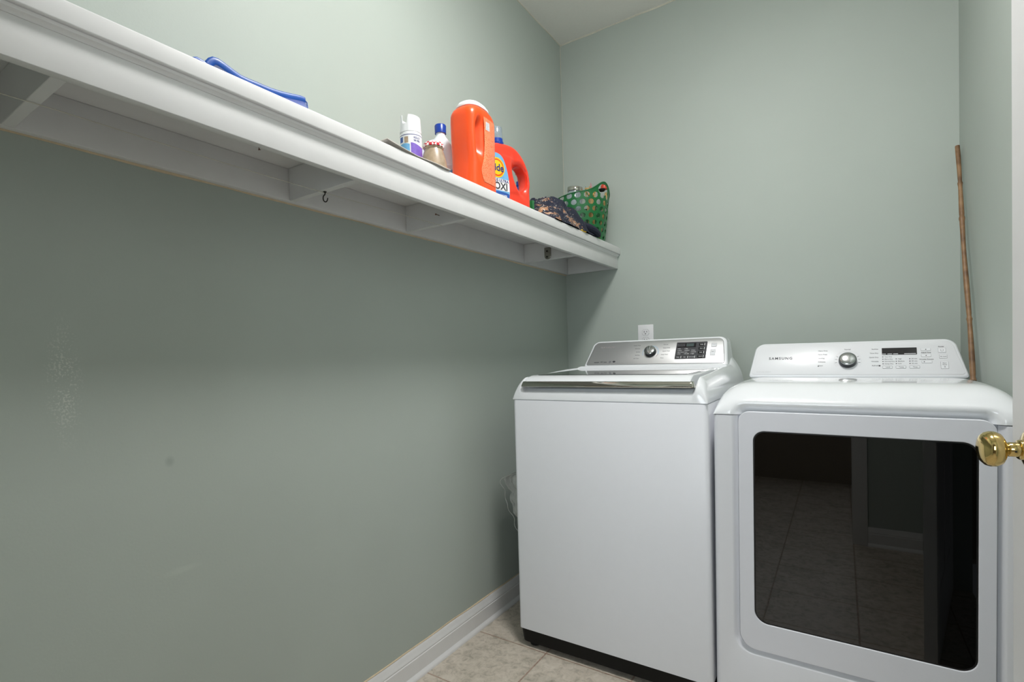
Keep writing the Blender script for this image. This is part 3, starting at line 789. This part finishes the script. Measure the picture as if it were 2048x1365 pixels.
# ------------------------------------------------------------------ outlet on the back wall
ol = thing('wall_outlet', 'white duplex power outlet on the back wall above the washer', 'outlet', (.4262, 0, 1.1765))
obj('cover_plate', B((-.0385, -.0055, -.059), (.0385, 0, .0575), .0025, 3), M['outlet'], ol)
for zc in (.0195, -.0195):
    f = [(.0172 * math.cos(a) if abs(.0172 * math.cos(a)) < .0172 else 0, .0172 * math.sin(a)) for a in [2 * PI * k / 48 for k in range(48)]]
    f = [(x, max(-.0143, min(.0143, z))) for x, z in f]
    gap = obj('socket_gap', xform(curve2d([[(x * 1.06, z * 1.06) for x, z in f]], .0003), T(0, -.0058, zc) @ XZ), M['ink'], ol)
    rc = obj('socket', xform(curve2d([f], .0008), T(0, -.0064, zc) @ XZ), M['outlet'], ol)
    for sx, hh in ((-.0063, .0045), (.0063, .0036)):
        obj('slot', B((sx - .0012, -.0076, zc + .0035 - hh * .9), (sx + .0012, -.0068, zc + .0035 + hh * .9)), M['seal'], rc)
    o = obj('ground_hole', lathe([(.0005, 0), (.0026, 0), (.0026, .0006), (.0005, .0006)], 16), M['seal'], rc); o.location = (0, -.0071, zc - .0068); o.rotation_euler = (PI / 2, 0, 0)
o = obj('plate_screw', lathe([(.0005, 0), (.0034, 0), (.0028, .0012), (.0005, .0014)], 16), M['outlet'], ol); o.location = (0, -.0055, 0); o.rotation_euler = (PI / 2, 0, 0)

# ------------------------------------------------------------------ bamboo stick
b0, b1 = Vector((1.566, -.40, .978)), Vector((1.5795, -.062, 1.803))
bs = thing('bamboo_pole', 'thin brown bamboo stick leaning in the corner behind the dryer', 'stick', b0)
dv = b1 - b0; prof = []
nodes = [.0, .235, .66, .82]
for k in range(141):
    t = k / 140; r = .0070 + .0006 * math.sin(t * 21)
    for nd in nodes: r += .0018 * math.exp(-((t - nd) / .006) ** 2) - .0009 * math.exp(-((t - nd - .012) / .004) ** 2)
    prof.append(r * (1 - .08 * t))
pts = [dv * (k / 140) + Vector((.0012 * math.sin(k / 140 * 9), .001 * math.cos(k / 140 * 7), 0)) for k in range(141)]
obj('cane', tube(pts, .01, 16, rfun=lambda t: prof[min(140, int(round(t * 140)))]), M['bamboo'], bs)

# crumpled clear film between washer and wall
fm = thing('plastic_film', 'crumpled clear plastic film stuffed between the washer and left wall', 'plastic', (.10, -.80, .50))
def fwid(v): return .005 + .118 * smooth(-.05, .62, v) * (1 - smooth(.88, 1.06, v)) + .012 * math.sin(v * 9)
bm = bmesh.new(); rows = []
for i in range(61):
    v = i / 60; z = -.180 + .314 * v; row = []
    for k in range(25):
        u = k / 24; x = .1074 - fwid(v) * math.sin(min(1, u * 1.25) * PI / 2)
        y = .05 * u ** 2 + (.07 * (u - .8) if u > .8 else 0)
        n1 = Vector((u * 4, v * 6, 3)); n2 = Vector((u * 11, v * 17, 9))
        f_ = min(1, u * 6); x += f_ * (.010 * noise.noise(n1) + .003 * noise.noise(n2)); y += .030 * noise.noise(n1 * 1.3) + .012 * abs(noise.noise(n2))
        row.append(bm.verts.new((min(x, .1074), y, z + .008 * noise.noise(Vector((u * 4, v * 4, 12))))))
    rows.append(row)
for a, b in zip(rows, rows[1:]):
    for k in range(24): bm.faces.new((a[k], a[k + 1], b[k + 1], b[k]))
so_ = obj('film_sheet', bm, M['film'], fm, angle=180); s_ = so_.modifiers.new('s', 'SOLIDIFY'); s_.thickness = .0008
pe = [(.1074 - fwid(i / 40) * .99 + .004 * math.sin(i * .9), -.012 + .006 * math.sin(i * .5), -.180 + .314 * i / 40) for i in range(41)]
obj('film_fold', tube(pe, .0012, 6), M['film'], fm)
obj('inner_fold', tube([(min(.106, x * .55 + .052), y - .012, z * .72 - .02) for x, y, z in pe[3:36]], .0010, 6), M['film'], fm)

# ------------------------------------------------------------------ appliances
AW = .686
def dense(a, b, marks, base=.03, fine=.0035, span=.07):
    xs = [a]; x = a
    while x < b - 1e-6:
        d = min(abs(x + fine - m_) for m_ in marks)
        st = fine if d < span * .5 else (fine * 2.2 if d < span else base)
        x = min(b, x + st); xs.append(x)
    return xs
def heightfield(xs, ys, zf, z0, yf=None):
    bm = bmesh.new(); g = [[bm.verts.new((x, y, zf(x, y))) for y in ys] for x in xs]
    for i in range(len(xs) - 1):
        for k in range(len(ys) - 1): bm.faces.new((g[i][k], g[i + 1][k], g[i + 1][k + 1], g[i][k + 1]))
    rim = [g[i][0] for i in range(len(xs))] + [g[-1][k] for k in range(1, len(ys))] + [g[i][-1] for i in range(len(xs) - 2, -1, -1)] + [g[0][k] for k in range(len(ys) - 2, 0, -1)]
    low = [bm.verts.new((v.co.x, v.co.y, z0)) for v in rim]; n = len(rim)
    for i in range(n):
        j = (i + 1) % n; bm.faces.new((rim[j], rim[i], low[i], low[j]))
    bm.faces.new(list(reversed(low)))
    bmesh.ops.recalc_face_normals(bm, faces=bm.faces[:])
    return bm
def se_edge(t, p):    # 0 at the edge -> 1 at full radius
    t = max(0, min(1, t)); return (1 - (1 - t) ** p) ** (1 / p)
def corner_ring(w, d, r, z, n=8, ins=0):
    return [(x, y, z) for x, y in rrect(ins, ins, w - ins, d - ins, max(.001, r - ins), n)]

# ---- washer
wx, wy = D_xw, D_yw = .2078, -.9239
DWS = .715; ZWS = .9362
ws = thing('washing_machine', 'white top loading washing machine with silver control panel and black base', 'washing machine', (wx, wy, 0))
bm = loft([corner_ring(AW, DWS, .013, .070), corner_ring(AW, DWS, .014, .9315), corner_ring(AW, DWS, .014, .9335, ins=.0012), corner_ring(AW, DWS, .014, .9337, ins=.004), corner_ring(AW, DWS, .014, .9370, ins=.004)])
obj('cabinet', bm, M['white'], ws)
obj('base_trim', loft([corner_ring(AW, DWS, .03, .020, ins=.006), corner_ring(AW, DWS, .02, .0695, ins=.0025)]), M['black'], ws)
for x in (.045, AW - .045):
    for y in (.045, DWS - .05):
        o = obj('foot', lathe([(.001, 0), (.021, 0), (.021, .008), (.009, .010), (.009, .022), (.001, .022)], 24), M['seal'], ws); o.location = (x, y, 0)
HX0, HX1 = .036, .650
def wtop(x, y):
    rim = 1.021 + .021 * smooth(.0, .52, y)
    ex = se_edge(min(x, AW - x) / .052, 2.3); ey = se_edge(y / .062, 2.2) if y < .062 else 1
    z = ZWS + (rim - ZWS) * ex * ey
    m_ = smooth(HX0 - .007, HX0 + .010, x) * (1 - smooth(HX1 - .010, HX1 + .007, x)) * (1 - smooth(.508, .520, y))
    low = ZWS + .030 * (se_edge(y / .012, 2.2)) + .012 * smooth(.006, .04, y)
    z = z * (1 - m_) + min(z, low) * m_ if m_ > 0 else z
    if y > .55:
        dr_ = x - (AW - .0435); dl_ = .0435 - x; w_ = smooth(.60, .68, y)
        if dr_ > 0: z += .028 * max(0, 1 - dr_ / .0435) ** 2.2 * w_
        if dl_ > 0: z += .008 * max(0, 1 - dl_ / .0435) ** 2.2 * w_
    return z
xs = dense(0, AW, [0, .03, AW - .03, AW], .03, .003, .07); ys = dense(0, DWS, [0, .02, .514, .60], .02, .003, .07)
obj('top_cover', heightfield(xs, ys, wtop, ZWS + .0004), M['whitegloss'], ws, angle=70)
lid = obj('lid', None or loft([[(x, y, z) for x, z in ((.052, .982), (.636, .982), (.636, tz - .003), (.633, tz), (.055, tz), (.052, tz - .003))] for y, tz in ((.008, 1.0035), (.0095, 1.0045), (.018, 1.010), (.032, 1.0165), (.045, 1.0205), (.058, 1.0225), (.30, 1.0275), (.498, 1.0300), (.503, 1.0285))]), M['whitegloss'], ws, angle=30)
g = [(x, y) for x, y in rrect(.072, .060, .614, .492, .016, 6)]
def gz(y): return 1.0225 + (y - .058) * .0207 if y < .30 else 1.0275 + (y - .30) * .0126
me = bmesh.new(); 
obj('lid_glass', loft([[(x, y, 1.0225 + (y - .058) * .0170 - .004) for x, y in g], [(x, y, 1.0225 + (y - .058) * .0170 + .0016) for x, y in g]]), M['lidglass'], lid)
me.free()
hs = [(.034, .984), (.004, .9835), (-.001, .9842), (-.0028, .9865), (-.0022, .990), (.0010, .9975), (.0048, 1.0018), (.0080, 1.0028), (.034, 1.0028)]
hr = []
for x, k in ((.0362, .55), (.0375, .8), (.040, .95), (.044, 1.0), (.642, 1.0), (.646, .95), (.6485, .8), (.6498, .55)):
    sh_ = .006 * (1 if x < .3 else -1)
    hr.append([(x + sh_ * (z - .984) / .019, .012 + (y - .012) * k, .994 + (z - .994) * (.9 + .1 * k)) for y, z in hs])
obj('lid_handle', loft(hr), M['chrome'], lid, angle=35)['label'] = 'polished chrome lid handle'
# console: outlines in (x, s) on a leaning front plane
def console(par, y0, z0, y1, z1, yb, xl, xr, tl, tr, r, body_mat, panel_mat, rimw, panel=True, gap='ink'):
    """y0,z0 foot of the front face, y1,z1 its top; returns a placing matrix for the face"""
    e = Vector((0, y1 - y0, z1 - z0)); L = e.length; e.normalize(); nrm = Vector((0, -e.z, e.y))
    def outline(ins, top_ins=None):
        a = (xl + ins, ins); b = (xr - ins, ins); c = (xr - tr - ins, L - ins); d = (xl + tl + ins, L - ins)
        pts = []
        def fillet(p, q, s, rr, n=10):
            p, q, s = map(Vector, (p, q, s)); u = (p - q).normalized(); v = (s - q).normalized()
            an = u.angle(v); dist = rr / math.tan(an / 2); c0 = q + (u + v).normalized() * (rr / math.sin(an / 2))
            st_, en = q + u * dist, q + v * dist; A_ = st_ - c0; B_ = en - c0; tot = A_.angle_signed(B_)
            for k in range(n + 1):
                t_ = -tot * k / n; pts.append((c0.x + A_.x * math.cos(t_) - A_.y * math.sin(t_), c0.y + A_.x * math.sin(t_) + A_.y * math.cos(t_)))
        fillet(d, a, b, max(.004, .010 - ins * .1)); fillet(a, b, c, max(.004, .010 - ins * .1)); fillet(b, c, d, r - ins * .6); fillet(c, d, a, r - ins * .6)
        return pts
    def P(p, off): v = Vector((p[0], y0, z0)) + e * p[1] + nrm * off; return (v.x, v.y, v.z)
    o0 = outline(0); o1 = outline(.0035); o2 = outline(.007)
    rings = [[(p[0], yb, z0 - .012 + (P(p, 0)[2] - z0 + .012) * .97) for p in o0], [P(p, -.010) for p in o0], [P(p, -.005) for p in o0], [P(p, -.0012) for p in o1], [P(p, 0) for p in o2]]
    b_ = obj('control_console', loft(rings), M[body_mat], par, angle=50)
    face = None
    if panel:
        oi = outline(rimw); oj = outline(rimw + .0012)
        obj('panel_gap', loft([[P(p, -.002) for p in outline(rimw - .0014)], [P(p, .0003) for p in outline(rimw - .0014)]]), M[gap], b_)
        face = obj('control_panel', loft([[P(p, -.002) for p in oi], [P(p, .0009) for p in oi], [P(p, .0015) for p in oj]]), M[panel_mat], b_)
    Mx = Matrix((Vector((1, 0, 0, xl)), Vector((0, e.y, nrm.y, y0)), Vector((0, e.z, nrm.z, z0)), Vector((0, 0, 0, 1))))
    return b_, face, Mx, L
wc, wf, WM, WL = console(ws, .566, 1.036, .652, 1.156, .7149, .037, .649, .024, .015, .032, 'whitegloss', 'steel', .012)
def place(me, Mx, x, s, off, rot=0):
    return xform(me, Mx @ T(x, s, off) @ Matrix.Rotation(rot, 4, 'Z'))
def rect_plate(w, h, r=.001, th=.0003, bev=0):
    return curve2d([rrect(-w / 2, -h / 2, w / 2, h / 2, r, 4)], th, bev)
PO = .0017
def ink(Mx, par, body, size, x, s, mt='ink', align='LEFT', name='lettering', off=PO, sp=1.0):
    return obj(name, place(text_mesh(body, size, .0001, align, sp), Mx, x, s, off), M[mt], par)
Lw = .612
def knob(par, Mx, x, s, r, off, notch=True, body='knobmetal'):
    kb = obj('dial_knob', lathe([(.0008, 0), (r * 1.06, 0), (r * 1.06, .004), (r * 1.02, .010), (r * 1.0, .018), (r * .97, .0195)], 56, caps=False), M['knobdark'], par)
    kb.matrix_local = Mx @ T(x, s, off); kb['label'] = 'dark ringed metal dial'
    f = obj('dial_face', lathe([(r * .97, .0193), (r * .93, .0208), (r * .8, .0222), (r * .5, .0238), (.0006, .0245)], 56), M[body], kb)
    if notch: obj('dial_pointer', loft([[(-.0012, r * .1, .0235), (.0012, r * .1, .0235), (.0012, r * .9, .0205), (-.0012, r * .9, .0205)], [(-.0008, r * .1, .0252), (.0008, r * .1, .0252), (.0008, r * .88, .0222), (-.0008, r * .88, .0222)]]), M['panelwhite'], kb)
    return kb
# measured spots on the washer panel (x from its left foot, s up the slope)
WKX, WKS = .2985, .073
knob(wc, WM, WKX, WKS, .0235, .0012)
ring = []
for a0, a1, r0, r1, mt in ((-.45, 3.6, .0335, .0350, 'inkblue'), (-.30, 1.5, .0295, .0303, 'inkblue'), (-.75, -.30, .0335, .0350, 'inkdark')):
    n = 40; o_ = [(r1 * math.cos(a0 + (a1 - a0) * k / n), r1 * math.sin(a0 + (a1 - a0) * k / n)) for k in range(n + 1)] + [(r0 * math.cos(a1 + (a0 - a1) * k / n), r0 * math.sin(a1 + (a0 - a1) * k / n)) for k in range(n + 1)]
    obj('dial_ring', place(curve2d([o_], .0001), WM, WKX, WKS, PO), M[mt], wf)
for k, wtxt in enumerate(('Active Wear', 'Delicates', 'Sanitize', 'Bedding', 'Self Clean')):
    s_ = .112 - k * .0175; ink(WM, wf, wtxt, .0062, WKX - .046 - .003 * (k < 2), s_, align='RIGHT')
for k, wtxt in enumerate(('Normal', 'Heavy Duty', 'Quick Wash', 'Deep Wash', 'Rinse')):
    s_ = .112 - k * .0175; ink(WM, wf, wtxt, .0062, WKX + .046 + .004 * (k < 3), s_, align='LEFT')
ink(WM, wf, 'SAMSUNG', .0125, .064, .108, 'inkfaint', sp=1.25)
ink(WM, wf, 'aquajet  VRT plus', .0085, .048, .026, 'inkdark')
obj('badge', place(rect_plate(.010, .011, .002), WM, .123, .0265, PO), M['ink'], wf)
obj('badge', place(curve2d([[(.0065 * math.cos(k / 16 * PI), .0048 * math.sin(k / 16 * PI)) for k in range(32)]], .0001), WM, .142, .0275, PO), M['inkdark'], wf)
# display block
DX0, DX1, DS0, DS1 = .404, .527, .034, .120
dp = obj('display_panel', place(curve2d([rrect(DX0, DS0, DX1, DS1, .003, 4)], .0005), WM, 0, 0, .0019), M['darkpanel'], wc); dp['label'] = 'charcoal display block with buttons'
def on(x, s, w, h, mt, name, off=.0026, r=.0008, par=None): return obj(name, place(rect_plate(w, h, r), WM, x, s, off), M[mt], par or dp)
on(.446, .103, .074, .022, 'lcdblack', 'display_strip'); on(.460, .104, .030, .015, 'lcd', 'lcd_screen', .0029)
for k in range(5):
    for q in range(2): on(.412 + k * .0062, .108 - q * .007, .004, .0028, 'ink', 'indicator_icon', .0029, .0004)
for x_, words in ((.411, ('Hot', 'Warm', 'Eco Warm', 'Cold')), (.439, ('High', 'Medium', 'Low', 'No Spin')), (.466, ('Heavy', 'Normal', 'Light'))):
    for k, w_ in enumerate(words):
        ink(WM, dp, w_, .0052, x_ + .004, .086 - k * .0088 - (.0088 if len(words) == 3 else 0), 'inkpale', off=.0028)
        on(x_ + .0015, .086 - k * .0088 - (.0088 if len(words) == 3 else 0), .0016, .0022, 'inkpale', 'indicator_dot', .0028, .0003)
for k, w_ in enumerate(('Temp', 'Spin', 'Soil Level')):
    on(.419 + k * .0275, .0425, .023, .0115, 'darkpanel', 'panel_button', .0030, .0015); on(.4295 + k * .0275, .0425, .0022, .0105, 'inkpale', 'button_edge', .0036, .0004)
    ink(WM, dp, w_, .0050, .417 + k * .0275, .0425, 'inkpale', 'CENTER', off=.0036)
for k, w_ in enumerate(('Delay', 'Rinse', 'Soak', 'Sound')):
    on(.507, .105 - k * .0200, .024, .0135, 'black', 'panel_button', .0030, .0015); on(.5172, .105 - k * .0200, .0022, .0115, 'inkpale', 'button_edge', .0036, .0004)
    ink(WM, dp, w_, .0052, .506, .105 - k * .0200, 'inkpale', 'CENTER', off=.0036)
for s_, h_, ttl in ((.101, .016, 'power'), (.064, .030, 'start')):
    x_ = .5535 - (.101 - s_) * .05
    bt = obj('power_button' if ttl == 'power' else 'start_button', place(rect_plate(.019, h_, .0015, .0004, .0004), WM, x_, s_, .0024), M['panelwhite'], wc)
    obj('button_outline', place(curve2d([rrect(-.0105, -h_ / 2 - .001, .0105, h_ / 2 + .001, .002, 4), list(reversed(rrect(-.0095, -h_ / 2, .0095, h_ / 2, .0015, 4)))], .0002), WM, x_, s_, .0022), M['ink'], bt)
    ink(WM, bt, 'Start' if ttl == 'start' else 'Power', .0048, x_, s_ + .003, 'ink', 'CENTER', off=.0034)

# ---- dryer
dx_, dy_ = .9002, -.9065
DD = .735; ZDS = .903
dr = thing('clothes_dryer', 'white front loading dryer with large dark window door', 'dryer', (dx_, dy_, 0), (0, .0065, 0))
dr.location = (dx_, dy_, .0)
ox0, ox1, oz0, oz1 = .0685, .6235, .213, .9155
def ringpts(expand, y, n=10, rad=.034):
    return [(x, y, min(z, ZDS - .0005)) for x, z in rrect(ox0 - expand, oz0 - expand, ox1 + expand, oz1 + expand + .05, (rad + expand,) * 4, n)]
bm = bmesh.new()
rr_ = [ringpts(.003, .020), ringpts(.003, .014), ringpts(.006, .0128), ringpts(.012, .006), ringpts(.016, .0012), ringpts(.0195, 0)]
def proj_out(p):
    cx, cz = AW / 2, .55; dxx, dzz = p[0] - cx, p[2] - cz
    hw = AW / 2 - .014; k = 1e9
    if abs(dxx) > 1e-6: k = min(k, hw / abs(dxx))
    if dzz > 1e-6: k = min(k, (ZDS - .0005 - cz) / dzz)
    if dzz < -1e-6: k = min(k, (cz - .06) / -dzz)
    return (cx + dxx * k, 0, cz + dzz * k)
def outer_ring(pts):
    m_ = len(pts) // 4; hw = AW / 2 - .014; cx = AW / 2; o_ = []
    for i, p in enumerate(pts):
        q_, k = divmod(i, m_); t = k / (m_ - 1)
        if q_ == 0: o_.append((cx - hw, 0, p[2] + (.06 - p[2]) * 0 if t == 0 else (pts[0][2] * (1 - t * 2) + .06 * t * 2)) if t <= .5 else (cx - hw + (pts[m_ - 1][0] - cx + hw) * (t - .5) * 2, 0, .06))
        elif q_ == 1: o_.append((cx + hw + (pts[m_][0] - cx - hw) * (.5 - t) * 2, 0, .06) if t <= .5 else (cx + hw, 0, .06 + (pts[2 * m_ - 1][2] - .06) * (t - .5) * 2))
        elif q_ == 2: o_.append((cx + hw, 0, p[2]))
        else: o_.append((cx - hw, 0, p[2]))
    return o_
rr_.append(outer_ring(rr_[-1]))
R_ = [[bm.verts.new(p) for p in r] for r in rr_]; n_ = len(R_[0])
for a, b in zip(R_, R_[1:]):
    for i in range(n_):
        j = (i + 1) % n_
        if (a[i].co - a[j].co).length < 1e-7 and (b[i].co - b[j].co).length < 1e-7: continue
        if min(a[i].co.z, a[j].co.z, b[i].co.z, b[j].co.z) > ZDS - .0006: continue
        try: bm.faces.new((a[i], a[j], b[j], b[i]))
        except ValueError: pass
bm.faces.new([v for v in R_[0]])
# corner patches, rounded vertical edges, sides and back
box(bm, (.003, .022, .025), (AW - .003, DD - .003, ZDS + .003))
def side(x0, sgn):
    prs = [(x0 + sgn * .014, 0)] + [(x0 + sgn * (.014 - .014 * math.sin(t)), .014 - .014 * math.cos(t)) for t in [PI / 2 * k / 8 for k in range(1, 9)]] + [(x0, DD)]
    lo = [bm.verts.new((x, y, .02)) for x, y in prs]; hi = [bm.verts.new((x, y, ZDS - .0005)) for x, y in prs]
    for i in range(len(prs) - 1): bm.faces.new((lo[i], lo[i + 1], hi[i + 1], hi[i]))
side(0, 1); side(AW, -1)
q = [bm.verts.new(p) for p in ((.014, 0, .02), (AW - .014, 0, .02), (AW - .014, 0, .062), (.014, 0, .062))]; bm.faces.new(q)
for xa, xb in ((.014, .05), (AW - .014, AW - .05)):
    for za, zb in ((.06, .25),):
        pass
bmesh.ops.recalc_face_normals(bm, faces=bm.faces[:])
obj('cabinet', bm, M['white'], dr, angle=40)
# flat filler strips at the cabinet front corners
for x in (.045, AW - .045):
    for y in (.05, DD - .05):
        o = obj('foot', lathe([(.001, 0), (.02, 0), (.02, .008), (.009, .010), (.009, .026), (.001, .026)], 24), M['seal'], dr); o.location = (x, y, 0)
def dtop(x, y):
    top = .988 + .010 * math.sin(PI * min(1, max(0, (y - .02) / .50))) - .004 * smooth(.3, .6, y)
    ex = se_edge(min(x, AW - x) / .11, 2.5); ey = se_edge(y / .125, 2.05) if y < .125 else 1
    return ZDS + .0018 + (top - ZDS) * (1 - (1 - ex) * 1.0) * ey if True else 0
xs = dense(0, AW, [0, .04, .08, AW - .08, AW - .04, AW], .02, .004, .06); ys = [0, .00005, .0002, .0005, .001, .0016] + dense(.0025, DD, [0, .04, .1], .02, .0035, .07)
bm = heightfield(xs, ys, dtop, ZDS + .0018)
for v in bm.verts:
    if v.co.y < .2:
        mx = smooth(.045, .085, v.co.x) * (1 - smooth(AW - .085, AW - .045, v.co.x))
        k = 1 - smooth(.909, .945, v.co.z); v.co.y += .022 * mx * k * (1 - smooth(.02, .2, v.co.y))
obj('top_cover', bm, M['whitegloss'], dr, angle=80)
dd_ = thing_door = obj('door', xform(curve2d([rrect(ox0, oz0, ox1, oz1, (.045, .045, .030, .030), 10), list(reversed(rrect(.1075, .2955, .5915, .8600, (.036, .036, .030, .030), 10)))], .0060, .0016, 3), T(0, .0055, 0) @ XZ), M['doorgrey'], dr, angle=50)
dd_['label'] = 'pale grey framed door'
obj('window_gasket', xform(curve2d([rrect(.1065, .2945, .5925, .8610, (.037, .037, .031, .031), 10), list(reversed(rrect(.1112, .2992, .5878, .8563, (.033, .033, .027, .027), 10)))], .0040), T(0, .0055, 0) @ XZ), M['seal'], dd_)
wg = obj('door_window', xform(curve2d([rrect(.1100, .2980, .5890, .8575, (.034, .034, .028, .028), 10)], .0008), T(0, .0025, 0) @ XZ), M['dryerglass'], dd_); wg['label'] = 'smoked dark glass window'
# inner bowl seen faintly through the window
arch = rrect(.165, .40, .545, .80, (.06, .06, .17, .17), 14)
bm = loft([[(x, .011, z) for x, z in rrect(.104, .292, .595, .864, .03, 14)], [(x, .012, z) for x, z in arch], [(x * .9 + .035, .017, z * .9 + .055) for x, z in arch]], cap0=False)
obj('inner_bowl', bm, M['drum'], dd_)
obj('bowl_lip', tube([(.175, .0095, .405), (.25, .009, .396), (.36, .009, .388), (.47, .009, .392), (.54, .0095, .405)], .0035, 8), M['nickel'], dd_)
# dryer console
dc, dfc, DM, DL = console(dr, .598, .988, .668, 1.118, .7349, .018, .668, .022, .030, .036, 'whitegloss', 'panelwhite', .010, gap='inkpale')
KX, KS = .322, .064
knob(dc, DM, KX, KS, .0265, .0012, notch=False)
for k in range(6):
    a = (2.62, 2.95, 3.32, .52, .19, -.18)[k]
    t_ = place(rect_plate(.0065, .0011, .0003, .0001), DM @ T(KX, KS, 0), .0355 * math.cos(a), .0355 * math.sin(a), PO, a); obj('dial_tick', t_, M['inkdark'], dfc)
n = 60; o_ = [(.0418 * math.cos(-.6 + 4.34 * k / n), .0418 * math.sin(-.6 + 4.34 * k / n)) for k in range(n + 1)] + [(.0412 * math.cos(3.74 - 4.34 * k / n), .0412 * math.sin(3.74 - 4.34 * k / n)) for k in range(n + 1)]
obj('dial_ring', place(curve2d([o_], .0001), DM, KX, KS, PO), M['inkpale'], dfc)
ink(DM, dfc, 'SAMSUNG', .0145, .068, .078, 'inkdark', sp=1.3)
ink(DM, dfc, 'MOISTURE SENSOR', .0060, .026, .020, 'inkpale')
ink(DM, dfc, 'Normal', .006, KX, .1115, 'ink', 'CENTER')
for k, w_ in enumerate(('Heavy Duty', 'Perm Press', 'Bedding', 'Delicates', 'Steam')):
    ink(DM, dfc, w_, .0062, KX - .091, .1075 - k * .0155, 'ink')
for k, w_ in enumerate(('Sanitize', 'Time Dry', 'Quick Dry', 'Wrinkle', 'Refresh')):
    ink(DM, dfc, w_, .0062, KX + .090, .110 - k * .0165, 'ink', 'RIGHT')
obj('indicator_square', place(rect_plate(.005, .005, .0004, .0001), DM, KX + .0925, .0435, PO), M['inkdark'], dfc)
obj('indicator_square', place(rect_plate(.0045, .0045, .001, .0001), DM, KX - .090, .0435, PO), M['ink'], dfc)
dsp = obj('display_screen', place(rect_plate(.0965, .027, .0012, .0006), DM, .4705, .100, .0018), M['lcdblack'], dc); dsp['label'] = 'black digital display'
for x_, w_ in ((.428, .011), (.444, .013), (.4605, .014), (.500, .032)): obj('display_caption', place(rect_plate(w_, .0022, .0005, .0001), DM, x_, .0895, .0027), M['inkpale'], dsp)
for c_ in range(3):
    x_ = .4245 + c_ * .0370
    for k in range(4 if c_ == 0 else 3):
        s_ = (.0785 if c_ == 0 else .0700) - k * .0092
        obj('indicator_dot', place(rect_plate(.0034, .0030, .0007, .0001), DM, x_, s_, PO), M['inkdark'], dfc)
        ink(DM, dfc, (('Very Dry', 'More Dry', 'Normal Dry', 'Damp Dry'), ('High', 'Medium', 'Low'), ('60 min', '40 min', '20 min'))[c_][k], .0056, x_ + .0045, s_, 'ink')
    b_ = obj('panel_button', place(rect_plate(.026, .0085, .002, .0004, .0004), DM, x_ + .012, .0375, .0021), M['panelwhite'], dc)
    obj('button_outline', place(curve2d([rrect(-.0140, -.0053, .0140, .0053, .0024, 4), list(reversed(rrect(-.0134, -.0047, .0134, .0047, .002, 4)))], .0001), DM, x_ + .012, .0375, .0018), M['ink'], b_)
    ink(DM, b_, ('Level', 'Temp', 'Time')[c_], .0058, x_ + .013, .0375, 'ink', 'CENTER', off=.0031)
def dbtn(x, s, w, h, name='panel_button'):
    b_ = obj(name, place(rect_plate(w, h, .0012, .0004, .0004), DM, x, s, .0021), M['panelwhite'], dc)
    obj('button_outline', place(curve2d([rrect(-w / 2 - .0006, -h / 2 - .0006, w / 2 + .0006, h / 2 + .0006, .0016, 4), list(reversed(rrect(-w / 2, -h / 2, w / 2, h / 2, .0012, 4)))], .0001), DM, x, s, .0018), M['ink'], b_)
    return b_
for s_ in (.1045, .0810):
    b_ = dbtn(.5425, s_, .025, .0085); obj('button_dot', place(rect_plate(.003, .003, .0008, .0001), DM, .5425, s_, .0031), M['inkdark'], b_)
obj('button_band', place(rect_plate(.027, .0075, .001, .0002), DM, .5425, .0925, .0018), M['inkpale'], dc); ink(DM, dc, 'Adjust Time', .0052, .5425, .0925, 'inkdark', 'CENTER', off=.0024)
ink(DM, dfc, 'Wrinkle Prevent', .0055, .5425, .0670, 'inkdark', 'CENTER')
b_ = dbtn(.5435, .0570, .026, .0085); obj('button_dot', place(rect_plate(.003, .003, .0008, .0001), DM, .5365, .0570, .0031), M['inkdark'], b_)
ink(DM, dfc, 'Power', .0058, .583, .1145, 'inkdark', 'CENTER')
b_ = dbtn(.5845, .1005, .019, .0165, 'power_button')
o_ = [(.0042 * math.cos(t), .0042 * math.sin(t)) for t in [2.0 + 5.4 * k / 24 for k in range(25)]]; o_ += [(.0034 * math.cos(t), .0034 * math.sin(t)) for t in [7.4 - 5.4 * k / 24 for k in range(25)]]
obj('power_symbol', place(curve2d([o_], .0001), DM, .5845, .1005, .0031), M['ink'], b_)
b_ = dbtn(.5865, .0765, .019, .0130); ink(DM, b_, 'My Cycle', .0042, .5865, .0765, 'ink', 'CENTER', off=.0031)
b_ = dbtn(.5885, .0440, .019, .0260, 'start_button'); ink(DM, b_, 'Start', .0052, .5885, .0515, 'ink', 'CENTER', off=.0031); ink(DM, b_, 'Pause', .0048, .5885, .0455, 'ink', 'CENTER', off=.0031); ink(DM, b_, 'II', .0070, .5885, .0370, 'ink', 'CENTER', off=.0031)
